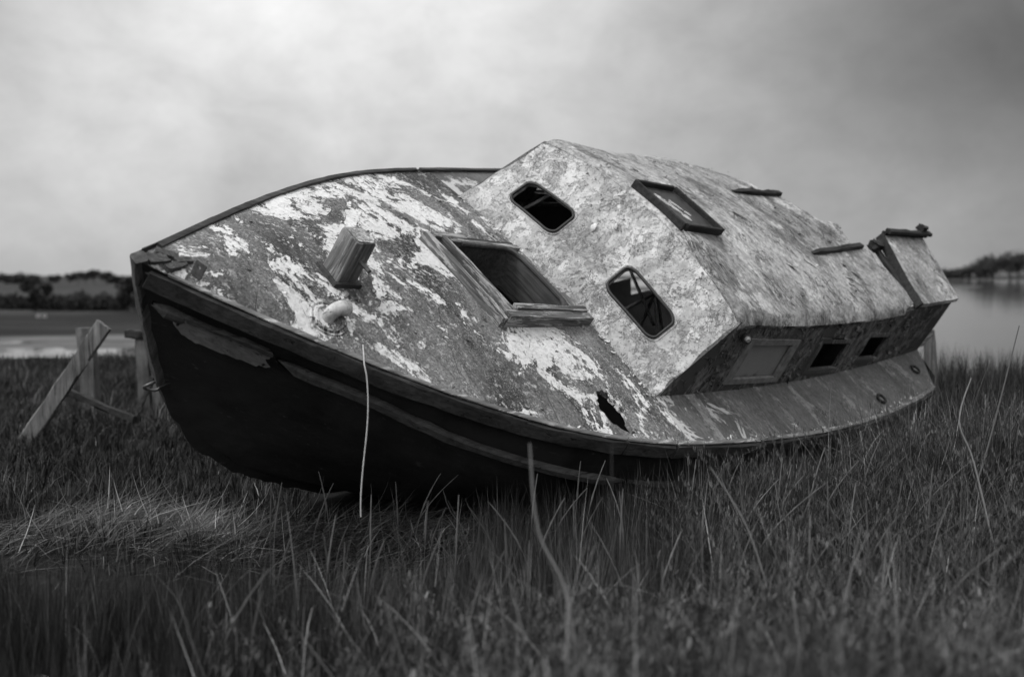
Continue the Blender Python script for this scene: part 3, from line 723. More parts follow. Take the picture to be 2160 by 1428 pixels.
# roof
def rooflift(off=0., tilt=None):
    def f(s, y, d):
        v = abs(y) / wr(s); z = zroof(s, y)
        if v > .95: z -= .030 * ((v - .95) / .05) ** 2
        if s < 2.36: z -= .030 * ((2.36 - s) / .05) ** 2
        z += .003 * vn(s, y, 6)
        if tilt: z += tilt(s, y)
        return P(s, y, z + d + off)
    return f
aft = [(3.95, .755), (4.035, .74), (4.040, .55), (4.040, .34), (3.98, .315), (3.93, .30), (3.955, .22), (4.01, .15), (3.985, .11), (3.87, .085), (3.835, 0), (3.80, -.17), (3.72, -.32), (3.64, -.45), (3.52, -.60), (3.32, -.735)]
ro = [(s, wr(s)) for s in np.linspace(2.312, 3.95, 20)] + aft + [(s, -wr(s)) for s in np.linspace(3.28, 2.312, 12)]
ro = resample(ro, .04)
ro = [Vector((p.x + (random.uniform(-.006, .006) if p.x > 3.4 and abs(p.y) < .73 else 0), p.y + (random.uniform(-.006, .006) if p.x > 3.4 and abs(p.y) < .73 else 0))) for p in ro]
def slot(s, y, l, w_, ang):
    c_, s_ = math.cos(ang), math.sin(ang); pts = [(-l, 0), (-l * .5, w_), (l * .4, w_ * .8), (l, 0), (l * .5, -w_), (-l * .4, -w_ * .7)]
    return rough_edge(resample([(s + a * c_ - b * s_, y + a * s_ + b * c_) for a, b in pts], .02), .003)
rholes = [slot(3.115, .035, .060, .024, 1.15), slot(3.34, .40, .05, .012, 1.0), slot(3.70, .52, .06, .018, 1.2), slot(3.50, .62, .03, .010, 1.3)]
roof = sheet('cabin_roof', ro, rholes, rooflift(), .011, .05, 'roof', boat, 40)
roof['label'] = 'weathered cambered roof broken off at its after end'
def aftlift(off):
    return lambda s, y, d: P(s, y, hroof(4.3) + .17 * (s - 4.3) + .004 + .225 * (wr(s) - y) + d + off + .002 * vn(s, y, 7))
aftp = [(4.065, .768), (4.135, .60), (4.275, .285), (4.45, .30), (4.69, .34), (4.62, .55), (4.53, wr(4.53)), (4.3, wr(4.3)), (4.15, wr(4.15))]
ap = sheet('broken_roof_panel', rough_edge(resample(aftp, .04), .003), [], aftlift(.0), .024, .05, 'roof', boat, 40)
ap['label'] = 'loose roof panel split away at the after corner'
al = aftlift(.0)
for o_, w_, h_, y_ in ((.0, .03, .022, .292), (.024, .045, .024, .305)):
    bar('roof_trim', [al(s, y_ + (s - 4.24) * .13, o_) for s in np.linspace(4.25, 4.72, 8)], [UZ] * 8, w_, h_, 'dark', boat, .003, .004)
box('roof_trim_block', al(4.645, .33, .05), (UX, UY, UZ), (.05, .028, .022), 'dark', boat, 0, .006, 2)
box('roof_trim_block', rooflift()(4.17, .33, -.01), (UX, UY, UZ), (.05, .035, .03), 'dark', boat, 0, .010, 2)
bar('panel_edge_board', [al(4.262, .275, -.05), al(4.125, .60, -.045), al(4.062, .765, -.035)], [UZ] * 3, .018, .06, 'dark', boat, .004, .003)
bar('cracked_beam', [al(4.20, .30, -.075), al(4.14, .50, -.06), al(4.08, .70, -.05)], [UZ] * 3, .05, .03, 'darky', boat, .005, .004)
rl = rooflift()
bar('slide_rail', [rl(s, y, -.002) for s, y in zip(np.linspace(3.39, 3.81, 9), np.linspace(-.225, -.180, 9))], [UZ] * 9, .04, .034, 'dark', boat, .006, .006, lambda u: min(1, .45 + u * 2.2))
bar('slide_rail', [rl(s, .322, -.004) for s in np.linspace(3.46, 3.99, 9)], [UZ] * 9, .045, .026, 'dark', boat, .005, .006, lambda u: min(1, .5 + u * 3))
# roof skylight
sk = bpy.data.objects.new('roof_skylight', None); COL.objects.link(sk); sk.parent = boat; sk['label'] = 'dark framed skylight with a shattered white-patched pane'
def skl(s, y, d): return P(s, y, zroof(2.52, 0.02) - .0 + d + (zroof(2.52, .19) - zroof(2.52, -.15)) / .34 * (y - .02) - .01 + (s - 2.52) * .02)
a0, a1, b0, b1 = 2.345, 2.70, -.15, .19
for (p0, p1, upv) in (((a0, b0), (a0, b1), 0), ((a1, b0), (a1, b1), 0), ((a0 + .022, b0), (a1 - .022, b0), 1), ((a0 + .022, b1), (a1 - .022, b1), 1)):
    pts = [skl(p0[0] + (p1[0] - p0[0]) * u, p0[1] + (p1[1] - p0[1]) * u, -.02) for u in np.linspace(0, 1, 6)]
    bar('skylight_frame', pts, [UZ] * 6, .017 * SC, .060 * SC, 'dark', sk, .0015, .004)
sheet('skylight_pane', resample([(a0 + .01, b0 + .01), (a1 - .01, b0 + .01), (a1 - .01, b1 - .01), (a0 + .01, b1 - .01)], .1), [], lambda s, y, d: skl(s, y, d + .016), .008, .1, 'pane', sk)
for (s, y, a_, b_) in ((2.455, -.035, .052, .022), (2.485, .020, .060, .015), (2.535, -.005, .045, .010), (2.505, .095, .030, .016), (2.56, .055, .022, .012), (2.50, -.02, .012, .005), (2.53, .0, .02, .006), (2.52, .085, .016, .008)):
    ang = 1.25
    poly = [(s + a_ * math.cos(t) * (1 + .25 * math.sin(3 * t + s * 50)) * math.cos(ang) - b_ * math.sin(t) * math.sin(ang), y + a_ * math.cos(t) * math.sin(ang) + b_ * math.sin(t) * math.cos(ang)) for t in np.linspace(0, 2 * math.pi, 13)[:-1]]
    sheet('white_patch', [Vector(p) for p in poly], [], lambda s, y, d: skl(s, y, d + .019), .003, .05, 'white', sk)  # irregular white pieces laid on the pane
# small lamp on the near cabin corner
c = sidelift(1)(2.385, tz(2.385, .322), .02)
lamp = tube('corner_lamp', [c + Vector((-.03, -.02, -.004)), c + Vector((-.01, .0, 0)), c + Vector((.012, .016, .004)), c + Vector((.03, .028, .008))], lambda u: .027 if .2 < u < .9 else .02, 'rubber', boat, 14)
tube('lamp_cap', [c + Vector((.026, .024, .012)), c + Vector((.036, .034, .014)), c + Vector((.042, .040, .015))], lambda u: .016 * (1.1 - u * .5), 'frame', lamp, 14)
# deck eyes
for (s, y) in ((3.732, 1.018), (4.299, .925)):
    dl = decklift()
    ring_tube('deck_ring', [dl(s + .026 * math.cos(t), y + .026 * math.sin(t), .008) for t in np.linspace(0, 2 * math.pi, 17)[:-1]], .0085, 'rubber', boat)
    tube('deck_plug', [dl(s, y, -.005), dl(s, y, .006)], .020, 'frame', boat, 14)
# torn scrap of panel at the stern, dark panel added to black out the after side windows, cabin sole, loose sticks inside
sheet('torn_scrap', rough_edge(resample([(4.50, .0), (4.57, .02), (4.60, .08), (4.57, .12), (4.53, .07)], .03), .006), [], lambda s, v, d: P(s, .80 + .1 * (s - 4.5) + d, .31 + v), .008, .05, 'cabin', boat)
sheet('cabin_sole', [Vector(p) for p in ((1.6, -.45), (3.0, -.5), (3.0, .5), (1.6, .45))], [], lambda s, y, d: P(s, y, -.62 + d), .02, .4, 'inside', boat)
sheet('window_blackout', [Vector(p) for p in ((3.02, -.05), (4.45, .05), (4.40, .50), (3.05, .38))], [], lambda s, z, d: P(s, .655 + d, z), .012, .3, 'inside', boat)
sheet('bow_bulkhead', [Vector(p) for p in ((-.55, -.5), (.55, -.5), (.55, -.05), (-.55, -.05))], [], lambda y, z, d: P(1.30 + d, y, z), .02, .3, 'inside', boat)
for a, b in (((3.0, .05, -.45), (3.05, -.16, .30)), ((3.15, -.28, -.40), (3.12, -.02, .12)), ((2.9, .10, -.12), (3.1, -.40, -.02)), ((3.1, .20, -.3), (3.2, -.30, .05)), ((3.4, .05, -.45), (3.6, -.5, -.1)), ((2.75, .30, -.15), (2.95, .52, .36)), ((2.62, .62, -.1), (2.72, .50, .28)), ((2.2, -.55, .0), (2.3, -.35, .42))):
    bar('loose_stick', [P(*a), P(*b)], [UX, UX], .018, .02, 'grey_plank', boat, .001, .003)
for s in (2.75, 3.2, 3.62):
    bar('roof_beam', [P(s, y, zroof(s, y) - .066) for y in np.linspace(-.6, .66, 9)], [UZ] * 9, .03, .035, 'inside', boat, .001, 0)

# ---- flaking paint: curled chips standing off the surfaces
def chips(name, n, samp, mat, lo, hi, curl=1.0):
    V, F, c0 = [], [], 0
    Vs, Fs = [], []
    for _ in range(n):
        p, nx, ny, nn = samp(); l = random.uniform(lo, hi); w_ = l * random.uniform(.35, .9); a = random.uniform(0, 6.28)
        u = nx * math.cos(a) + ny * math.sin(a); v = nx * -math.sin(a) + ny * math.cos(a); k = random.uniform(.3, 1.5) * curl
        b = len(Vs); wj = [random.uniform(.55, 1.15) for _ in range(5)]
        for i in range(5):
            t = i / 4; th = k * t * 1.3; r_ = l / max(.2, k * 1.3)
            base = p + u * (r_ * math.sin(th)) + nn * (r_ * (1 - math.cos(th)) + .0006)
            for j in (-1, 1): Vs.append(base + v * (j * w_ / 2 * wj[i] + random.uniform(-.1, .1) * w_))
        for i in range(4): Fs.append((b + 2 * i, b + 2 * i + 1, b + 2 * i + 3, b + 2 * i + 2))
    me = bpy.data.meshes.new(name); me.from_pydata([tuple(v) for v in Vs], [], Fs); o = link(name, me, mat, boat); smooth(o, 80)
    so = o.modifiers.new('thickness', 'SOLIDIFY'); so.thickness = .0009
    o['kind'] = 'stuff'; return o
def samp_deck():
    while True:
        s = random.uniform(.15, 1.98); y = random.uniform(-.95, .95); b = float(hb(s))
        if abs(y) < b - .03 and not (HS0 - .12 < s and abs(y) < .29): break
    return P(s, y, zdeck(s, y)), UX, UY, UZ
def samp_front():
    while True:
        y, t = random.uniform(-.68, .68), random.uniform(.02, .97)
        if not any(inside((y, t), w_) for w_ in (win_n, win_f)): break
    n_ = Vector((.83, 0, .55)).normalized(); return frontlift(y, t, 0), UY, n_.cross(UY), n_
def samp_roof():
    s = random.uniform(2.33, 3.75); y = random.uniform(-.6, .69); return rl(s, y, 0), UX, UY, UZ
def samp_side():
    while True:
        s = random.uniform(2.1, 4.4); t = random.uniform(.03, .97)
        if s > 1.99 + .33 * t + .02 and not any(a - .04 < s < b + .04 and tz(s, z0) - .1 < t < tz(s, z1) + .1 for a, b, z0, z1 in SWIN): break
    return sidelift(1)(s, t, 0), UX, UZ, UY
chips('deck_paint_flakes', 150, samp_deck, 'deck', .008, .028, .5)
chips('cabin_front_paint_flakes', 150, samp_front, 'cabin', .006, .020, .6)
chips('roof_paint_flakes', 90, samp_roof, 'roof', .008, .026, .7)
chips('roof_lifted_skin', 26, samp_roof, 'roof', .03, .065, .35)
chips('cabin_side_paint_flakes', 240, samp_side, 'side', .010, .034, 1.0)
def edge_chips():
    s = random.uniform(.2, S_END); return P(s, float(hb(s)) - random.uniform(0, .03), float(sheer(s)) + .002), UX, UY, UZ
chips('deck_edge_flakes', 160, edge_chips, 'flake', .006, .022, .7)
def seam_chips():
    y = random.uniform(-.7, .71); return P(1.985 + random.uniform(-.03, .005), y, zdeck(1.99, y) + .002), UX, UY, UZ
chips('seam_flakes', 60, seam_chips, 'flake', .008, .028, .9)
for (y, t, l, k) in ((-.034, .70, .060, 1.4), (-.107, .57, .045, .7)):
    nn = Vector((.83, 0, .55)).normalized(); ny = nn.cross(UY); p = frontlift(y, t, 0); bm = bmesh.new(); pr = None
    for i in range(9):
        a = k * 1.4 * i / 8; r_ = l / (k * 1.4); base = p + (UY * .8 + ny * .6).normalized() * (r_ * math.sin(a)) + nn * r_ * (1 - math.cos(a)); wv_ = (UY * -.6 + ny * .8) * (.026 * math.sin(math.pi * (.12 + .8 * i / 8)))
        cur = (bm.verts.new(base - wv_), bm.verts.new(base + wv_))
        if pr: bm.faces.new((pr[0], pr[1], cur[1], cur[0]))
        pr = cur
    o = from_bm('paint_curl', bm, 'flake', boat, 80); so = o.modifiers.new('thickness', 'SOLIDIFY'); so.thickness = .002

# rope hanging from the deck over the bow
w0 = toworld(.628, .365, zdeck(.62, .365) + .008); w1 = toworld(.590, float(hb(.59)) + .034, float(sheer(.59)) + .008)
rp_ = [w0, w0.lerp(w1, .5) + Vector((0, 0, .008)), w1]
for i in range(1, 15):
    t = i / 14; rp_.append(Vector((w1.x + .014 * math.sin(t * 5 + .3) - .02 * max(0, t - .75), w1.y - .012 * t, w1.z + (.27 - w1.z) * t)))
tag(tube('hanging_rope', rp_, lambda u: .0030, 'rope', None, 8), 'thin pale rope hanging from the foredeck down into the grass', 'rope')

# ================================================================ POSTS AND PLANKS ON THE MARSH
def gz(x, y): return float(height(np.array([x]), np.array([y]))[0])
def beam_w(name, a, b, w_, t_, mat, upv=(0, -1, 0), jit=.006, parent=None):
    a, b = Vector(a), Vector(b); n_ = 9; pts = [a.lerp(b, i / (n_ - 1)) for i in range(n_)]
    o = bar(name, [Vector((0, 0, 0)) + (p - a) for p in pts], [Vector(upv)] * n_, w_, t_, mat, parent, jit, .008); o.location = a; return o
tag(beam_w('leaning_plank', (-3.54, 7.2, -.05), (-2.90, 7.15, .85), .112, .045, 'grey_plank', jit=.008), 'long weathered plank leaning diagonally across the post at far left', 'plank')
tag(beam_w('timber_post', (-3.76, 9.0, -.1), (-3.80, 9.0, .73), .13, .13, 'grey_post'), 'upright dark timber post standing behind the leaning plank', 'post')
tag(beam_w('fallen_rail', (-3.40, 7.6, .33), (-2.75, 7.3, .14), .055, .035, 'dark'), 'thin dark rail sloping down from the leaning plank to the grass', 'rail')
pb = tag(empty('mooring_post', (-3.11, 8.6, 0)), 'split pale timber post with a cap block beside the bow', 'post')
def bl(name, a, b, w_, t_, mat): return beam_w(name, a, b, w_, t_, mat, parent=pb)
bl('upright', (-.02, 0, -.1), (-.04, 0, .66), .10, .10, 'grey_post'); bl('upright', (.09, .02, -.1), (.06, .0, .62), .09, .09, 'grey_plank')
bl('cap_block', (-.17, -.01, .70), (.10, .0, .69), .07, .12, 'dark')
tag(beam_w('leaning_strut', (-3.12, 8.2, -.05), (-3.00, 8.35, .34), .045, .04, 'dark'), 'short dark strut leaning against the pale post by the bow', 'strut')
tag(beam_w('stern_stake', (3.30, 7.75, -.1), (3.19, 7.7, .78), .085, .05, 'grey_plank'), 'tall pale stake standing upright behind the stern of the boat', 'stake')

# ================================================================ GRASS AND MARSH PLANTS
def in_hull(x, y, z):
    q_ = np.stack([x, y, z], -1) - np.array(BT); R_ = np.array(BR); b = q_ @ R_ / SC   # columns: boat axes
    s = -b[:, 0]; yy = np.abs(b[:, 1]); zz = b[:, 2]
    zs = sheer(np.clip(s, 0, 4.7)); zk = np.interp(s, [0, .5, 1., 1.6, 2.6, 4.0, 4.66], [-.2, -.85, -1.1, -1.25, -1.25, -1.12, -.85])
    qf = np.clip((zs - zz) / (zs - zk), 0, 1.2); n_ = 1.15 + 1.55 * np.clip(s / 2.2, 0, 1)
    w_ = hb(np.clip(s, 0, 4.65)) * (1 - np.clip(qf, 0, 1) ** n_) + .03
    return (s > 0) & (s < 4.62) & (yy < w_) & (zz < zs + .02) & (qf < 1.02)
def clear(x, y, z, h):
    bad = np.zeros(len(x), bool)
    for k in (.0, .2, .4, .6, .8, 1.): bad |= in_hull(x, y, z + h * k)
    return ~bad
def blades(name, x, y, h, wd, lean, bend, tint, mat, nseg=3, az=None, z=None, label=None):
    n = len(x); z = height(x, y) if z is None else z
    az = rng.uniform(0, 2 * math.pi, n) if az is None else az
    dx, dy = np.cos(az), np.sin(az); fa = az + math.pi / 2 + rng.normal(0, .5, n); px, py = np.cos(fa), np.sin(fa)
    V = np.empty((n, 2 * nseg + 1, 3)); T = np.empty((n, 2 * nseg + 1))
    for k in range(nseg + 1):
        t = k / nseg; ang = lean + bend * t
        ox = h * t * np.sin(ang * .5 + lean * .5); oz = h * t * np.cos(np.clip(ang * .5 + lean * .5, -1.5, 1.5))
        cx, cy, cz = x + dx * ox, y + dy * ox, z + oz - .01 * (k == 0); ww = wd * (1 - t) ** .6 * .5
        if k < nseg:
            V[:, 2 * k] = np.stack([cx - px * ww, cy - py * ww, cz], -1); V[:, 2 * k + 1] = np.stack([cx + px * ww, cy + py * ww, cz], -1)
            T[:, 2 * k] = T[:, 2 * k + 1] = tint
        else: V[:, 2 * k] = np.stack([cx, cy, cz], -1); T[:, 2 * k] = tint
    m = 2 * nseg + 1; b = (np.arange(n) * m)[:, None]
    quads = np.concatenate([b + np.array([[2 * k, 2 * k + 1, 2 * k + 3, 2 * k + 2]]) for k in range(nseg - 1)]) if nseg > 1 else np.zeros((0, 4), int)
    tris = b + np.array([[2 * nseg - 2, 2 * nseg - 1, 2 * nseg]])
    o = from_np(name, V.reshape(-1, 3), [quads, tris], mat, None, T.ravel()); o['kind'] = 'stuff'
    if label: o['label'] = label; o['category'] = 'grass'
    return o
M['grass'] = m_tint('marsh_grass', .65, .3); M['straw'] = m_tint('dry_straw', .7, .25)
def scatter(n, x0, x1, y0, y1, pad=.45):
    y = np.sqrt(rng.uniform(y0 * y0, y1 * y1, n)); x = rng.uniform(-1, 1, n) * (.54 * y + pad); k = (x > x0) & (x < x1); return x[k], y[k]
def tufts(x, y, per, r):
    n = len(x) // per; cx, cy = x[:n], y[:n]; i = np.repeat(np.arange(n), per); k = len(i); rr = r * (.6 + .8 * rng.uniform(0, 1, n))[i]
    dx, dy = rng.normal(0, 1, k), rng.normal(0, 1, k); d = np.hypot(dx, dy)
    return cx[i] + dx * rr, cy[i] + dy * rr, np.arctan2(dy, dx), d, rng.normal(0, 1, n)[i], rng.uniform(0, 1, n)[i]
def lt(n, m, s): return np.clip(m * np.exp(rng.normal(0, s, n)), .006, .5)
# upright reedy grass in front of the hull, growing in tufts
x, y = scatter(160000, -3.2, 3.2, 1.35, 4.9); x, y, ta, td, tg, tu = tufts(x, y, 16, .026); d_ = .5 + .5 * nz(x, y, 1.6, 4.); k = tu < .45 + .9 * (.5 + .5 * nz(x, y, 4.5, 2.)); x, y, d_, ta, td, tg, tu = [q_[k] for q_ in (x, y, d_, ta, td, tg, tu)]
left_edge = 3.5 + .25 * nz(x, y * 0, 1.3)                                   # left of the bow the reeds give way to straw and turf
k = (y < np.where(x < -.15, left_edge, 4.9)) & (tu < np.where(x > .9, .6, 1.)); x, y, d_, ta, td, tg = [q_[k] for q_ in (x, y, d_, ta, td, tg)]
h = (.17 + .15 * d_ + .04 * tg) * rng.uniform(.5, 1.2, len(x)); k = clear(x, y, height(x, y), h); x, y, h, d_, ta, td, tg = [q_[k] for q_ in (x, y, h, d_, ta, td, tg)]
blades('reed_grass', x, y, h, rng.uniform(.0014, .0032, len(x)), .07 * td + rng.normal(.06, .08, len(x)), rng.normal(.15, .25, len(x)), lt(len(x), .019, .6) * np.exp(.6 * tg) * (.4 + 1.1 * d_), M['grass'],
       az=ta + rng.normal(0, .4, len(x)), label='dark upright reedy grass filling the foreground before the hull')
# tangled paler grass on the right
x, y = scatter(150000, .55, 4.6, 1.5, 7.6, .6); x, y, ta, td, tg, tu = tufts(x, y, 20, .04); d_ = .5 + .5 * nz(x, y, 1.3, 9.); k = rng.uniform(0, 1, len(x)) < .35 + 1.0 * (.5 + .5 * nz(x, y, 3.6, 7.)); x, y, d_, ta, td, tg, tu = [q_[k] for q_ in (x, y, d_, ta, td, tg, tu)]
k = tu < sstep(x, .5, 1.3); x, y, d_, ta, td, tg = [q_[k] for q_ in (x, y, d_, ta, td, tg)]
h = (.19 + .18 * d_ + .06 * tg) * rng.uniform(.5, 1.3, len(x)); k = clear(x, y, height(x, y), h); x, y, h, d_, ta, td, tg = [q_[k] for q_ in (x, y, h, d_, ta, td, tg)]
blades('tangled_grass', x, y, h, rng.uniform(.0014, .0032, len(x)), .12 * td + rng.normal(.22, .35, len(x)), rng.normal(.6, .8, len(x)), lt(len(x), .026, .75) * np.exp(.6 * tg) * (.5 + .9 * d_), M['grass'],
       az=ta + rng.normal(0, .6, len(x)), label='tangled paler grass heaped against the stern')
# short turf behind and to the left
x, y = scatter(190000, -9, 9, 3.3, 13.5, .8); x, y, ta, td, tg, tu = tufts(x, y, 10, .05); d_ = .5 + .5 * nz(x, y, .9, 1.); k = (x < -.1) | (y > 5.5); k &= ~((x < -.3) & (y < 3.7)); k &= ~((x < -.25) & (y < 4.75) & (tu < .45)); x, y, d_, ta, td, tg = [q_[k] for q_ in (x, y, d_, ta, td, tg)]
h = (.045 + .05 * d_ + .006 * y + .012 * tg) * rng.uniform(.5, 1.4, len(x)); k = clear(x, y, height(x, y), h); x, y, h, d_, ta, td, tg = [q_[k] for q_ in (x, y, h, d_, ta, td, tg)]
blades('turf_grass', x, y, h, rng.uniform(.003, .006, len(x)) * (1 + .10 * y), .15 * td + rng.normal(.15, .25, len(x)), rng.normal(.4, .5, len(x)), lt(len(x), .021, .55) * np.exp(.5 * tg) * (.5 + .9 * d_), M['grass'], 2,
       az=ta, label='short rough turf around the posts behind the bow')
# taller dark tufts along the bank on the right and on the left brink
x, y = scatter(30000, 2.2, 9, 7.0, 10.6, .8); d_ = .5 + .5 * nz(x, y, .8, 6.); h = (.34 + .26 * d_) * rng.uniform(.5, 1.3, len(x))
blades('bank_grass', x, y, h, rng.uniform(.005, .010, len(x)), rng.normal(.15, .25, len(x)), rng.normal(.4, .4, len(x)), lt(len(x), .020, .45), M['grass'], 3,
       label='tall dark grass along the river bank on the right')
# straw swept into drifts left of the bow
def straw(name, n, cx, cy, rx, ry, ang, spread, L, tint, lab):
    x = cx + rng.normal(0, rx, n); y = cy + rng.normal(0, ry, n); a = ang + 1.5 * nz(x, y, 2.6, 2.) + rng.normal(0, spread, n)
    z = height(x, y) + rng.uniform(.0, .15, n) * (.35 + .65 * (.5 + .5 * nz(x, y, 4., 8.))) * np.exp(-((y - cy) / (ry * 1.6)) ** 2); ln = L * rng.uniform(.4, 1.2, n)
    k = clear(x, y, z, .02 * np.ones(n)) & clear(x + np.cos(a) * ln, y + np.sin(a) * ln, z, .02 * np.ones(n)); x, y, a, z, ln = x[k], y[k], a[k], z[k], ln[k]; n = len(x)
    return blades(name, x, y, ln, rng.uniform(.0025, .005, n), rng.normal(1.40, .14, n), rng.normal(.2, .5, n), lt(n, tint, .75) * (.35 + .9 * (.5 + .5 * nz(x, y, 3.3, 5.))), M['straw'], 5, az=a, z=z, label=lab)
straw('straw_drift', 2600, -1.6, 4.22, .80, .24, .25, .9, .32, .065, 'swept drift of pale straw left of the bow')
straw('straw_drift', 2200, -.75, 4.45, .50, .24, .2, .9, .28, .13, 'pale straw lying under the forefoot of the bow')
straw('straw_drift', 2600, 2.9, 5.7, .5, .45, .3, 1.1, .34, .15, 'scattered pale straw in the grass beyond the stern')
# flowering spikes rising above the reeds
def spikes(n):
    Vs, Fs, T = [], [], []
    for _ in range(n):
        for _t in range(40):
            y0 = random.uniform(2.6, 4.6); x0 = random.uniform(-1.0, 1.6); zz = gz(x0, y0); hh = random.uniform(.30, .43)
            if clear(np.array([x0]), np.array([y0]), np.array([zz]), np.array([hh]))[0]: break
        tx, ty = random.gauss(.05, .08), random.gauss(0, .06); tn = random.uniform(.07, .15)
        for i in range(15):
            t = i / 14; c = (x0 + tx * t * t, y0 + ty * t * t, zz + hh * t); r_ = .0016 if t < .55 else .0048 * (1 - .55 * (t - .55) / .45) * (1.15 if i % 2 else .75)
            for kq in range(5):
                a = kq * 1.2566 + i * .6; Vs.append((c[0] + r_ * math.cos(a), c[1] + r_ * math.sin(a), c[2])); T.append(tn)
            if i:
                b = len(Vs) - 10
                for kq in range(5): Fs.append((b + kq, b + (kq + 1) % 5, b + 5 + (kq + 1) % 5, b + 5 + kq))
    o = from_np('flower_spikes', np.array(Vs), [np.array(Fs)], M['grass'], None, np.array(T)); o['kind'] = 'stuff'
    tag(o, 'slender plantain flower spikes rising out of the reedy grass', 'plants')
spikes(90)
# soft leafy marsh plants close to the camera, seed heads and dead stems: stems that carry many small leaves
def leafy(name, n, pos, hs, nl, t0, ll, lw, tint, lab, droop=.4, leafang=.8, r_off=.012, mat='grass'):
    x, y = pos(n); k = np.abs(x) < .58 * y + .4; x, y = x[k], y[k]; n = len(x); hgt = rng.uniform(*hs, n)
    k = clear(x, y, height(x, y), hgt); x, y, hgt = x[k], y[k], hgt[k]; n = len(x); z = height(x, y)
    az = rng.uniform(0, 6.283, n); ln = np.abs(rng.normal(.25, .18, n)); bd = rng.normal(droop, .3, n); tn = lt(n, tint, .35)
    blades(name + '_stems', x, y, hgt, rng.uniform(.0025, .0045, n), ln, bd, tn * .9, M[mat], 4, az=az, label='stems of the ' + lab)
    i = np.repeat(np.arange(n), nl); m = len(i); t = t0 + (1 - t0) * rng.uniform(0, 1, m)
    ang = ln[i] + bd[i] * t; o_ = hgt[i] * t * np.sin(ang * .5 + ln[i] * .5); zz = hgt[i] * t * np.cos(ang * .5 + ln[i] * .5)
    la = rng.uniform(0, 6.283, m); lx = x[i] + np.cos(az[i]) * o_ + np.cos(la) * r_off * rng.uniform(0, 1, m); ly = y[i] + np.sin(az[i]) * o_ + np.sin(la) * r_off * rng.uniform(0, 1, m)
    blades(name, lx, ly, rng.uniform(*ll, m), rng.uniform(*lw, m), np.abs(rng.normal(leafang, .35, m)), rng.normal(.4, .4, m), tn[i] * np.exp(rng.normal(0, .3, m)), M[mat], 2, az=la, z=z[i] + zz, label=lab)
def pos_front(n):
    x = rng.normal(.6, .6, n); y = 1.25 + 1.6 * rng.uniform(0, 1, n) ** 1.2; k = rng.uniform(0, 1, n) < .25 + .75 * (.5 + .5 * nz(x, y, 2.1, 5.)); return x[k], y[k]
leafy('leafy_marsh_plants', 3600, pos_front, (.14, .34), 44, .2, (.008, .024), (.003, .007), .08, 'soft pale leafy plants blurred close to the camera')
def pos_right(n):
    x = rng.uniform(.7, 3.2, n); y = rng.uniform(2.2, 5.0, n); return x, y
leafy('seed_head_grass', 900, pos_right, (.28, .52), 30, .66, (.008, .020), (.0015, .0032), .085, 'pale feathery grass heads standing right of the boat', .7, .4, .006, 'straw')
def pos_low(n):
    x = rng.uniform(.6, 3.6, n); y = rng.uniform(1.6, 4.6, n); return x, y
leafy('low_leafy_plants', 1500, pos_low, (.14, .34), 26, .3, (.012, .030), (.002, .006), .045, 'darker leafy plants among the grass at lower right')
x = rng.normal(.5, .8, 2300); y = rng.uniform(1.35, 3.2, 2300)
blades('dead_stems', x, y, rng.uniform(.24, .5, 2300), rng.uniform(.0025, .006, 2300), rng.normal(.6, .5, 2300), rng.normal(.6, .8, 2300), lt(2300, .095, .7), M['straw'], 5, label='dry pale stems criss-crossing among the leafy plants in the foreground')
x = rng.uniform(.7, 3.4, 3200); y = rng.uniform(2.2, 6.0, 3200); hh = rng.uniform(.22, .58, 3200); k = clear(x, y, height(x, y), hh) & clear(x, y + .2, height(x, y), hh); x, y, hh = x[k], y[k], hh[k]; n_ = len(x)
blades('dry_grass', x, y, hh, rng.uniform(.002, .0045, n_), rng.normal(.8, .5, n_), rng.normal(.6, .6, n_), lt(n_, .085, .7), M['straw'], 5, label='dry pale grass blades lying at all angles right of the boat')
# single long stalks that stand out
def stalk(pts, r, tint, lab):
    c = [Vector(p) for p in pts]; cs = []
    for i in range(len(c) - 1):
        p0, p1, p2, p3 = c[max(0, i - 1)], c[i], c[i + 1], c[min(len(c) - 1, i + 2)]
        for k in range(6):
            t = k / 6; cs.append(.5 * ((2 * p1) + (p2 - p0) * t + (2 * p0 - 5 * p1 + 4 * p2 - p3) * t * t + (3 * p1 - p0 - 3 * p2 + p3) * t ** 3))
    cs.append(c[-1]); o0 = cs[0].copy()
    o = tube('grass_stalk', [p - o0 for p in cs], lambda u: r * (1 - .55 * u), m_plain('stalk', tint, .8, .2, .15, 90), None, 6); o.location = o0
    tag(o, lab, 'grass stalk', 'long single grass stalks')
stalk([(.17, 2.28, .06), (.13, 2.25, .45), (.06, 2.25, .62), (.04, 2.25, .82)], .0042, .22, 'long blurred stalk bending up across the hull amidships')
stalk([(.245, 2.35, .06), (.24, 2.35, .45), (.235, 2.35, .80)], .0022, .06, 'thin dark upright stalk right of the long bent stalk')
stalk([(.005, 1.52, .14), (.05, 1.55, .30), (.075, 1.60, .40), (.055, 1.65, .56)], .0048, .25, 'thick pale kinked stalk at the bottom of the foreground')
stalk([(1.98, 4.35, .10), (2.08, 4.35, .45), (2.20, 4.35, .98)], .0050, .12, 'tall stalk leaning right past the stern')
stalk([(1.82, 3.7, .12), (1.72, 3.7, .50), (1.66, 3.7, .66), (1.70, 3.7, .82)], .0034, .30, 'pale bent stalk crossing the after gunwale')
stalk([(.82, 3.0, .10), (.72, 3.0, .42), (.60, 3.0, .62)], .0028, .26, 'thin pale stalk leaning left below the after deck edge')
stalk([(-.14, 2.2, .06), (-.24, 2.2, .32), (-.28, 2.15, .50)], .0030, .18, 'short pale bent stalk low in front of the hanging rope')

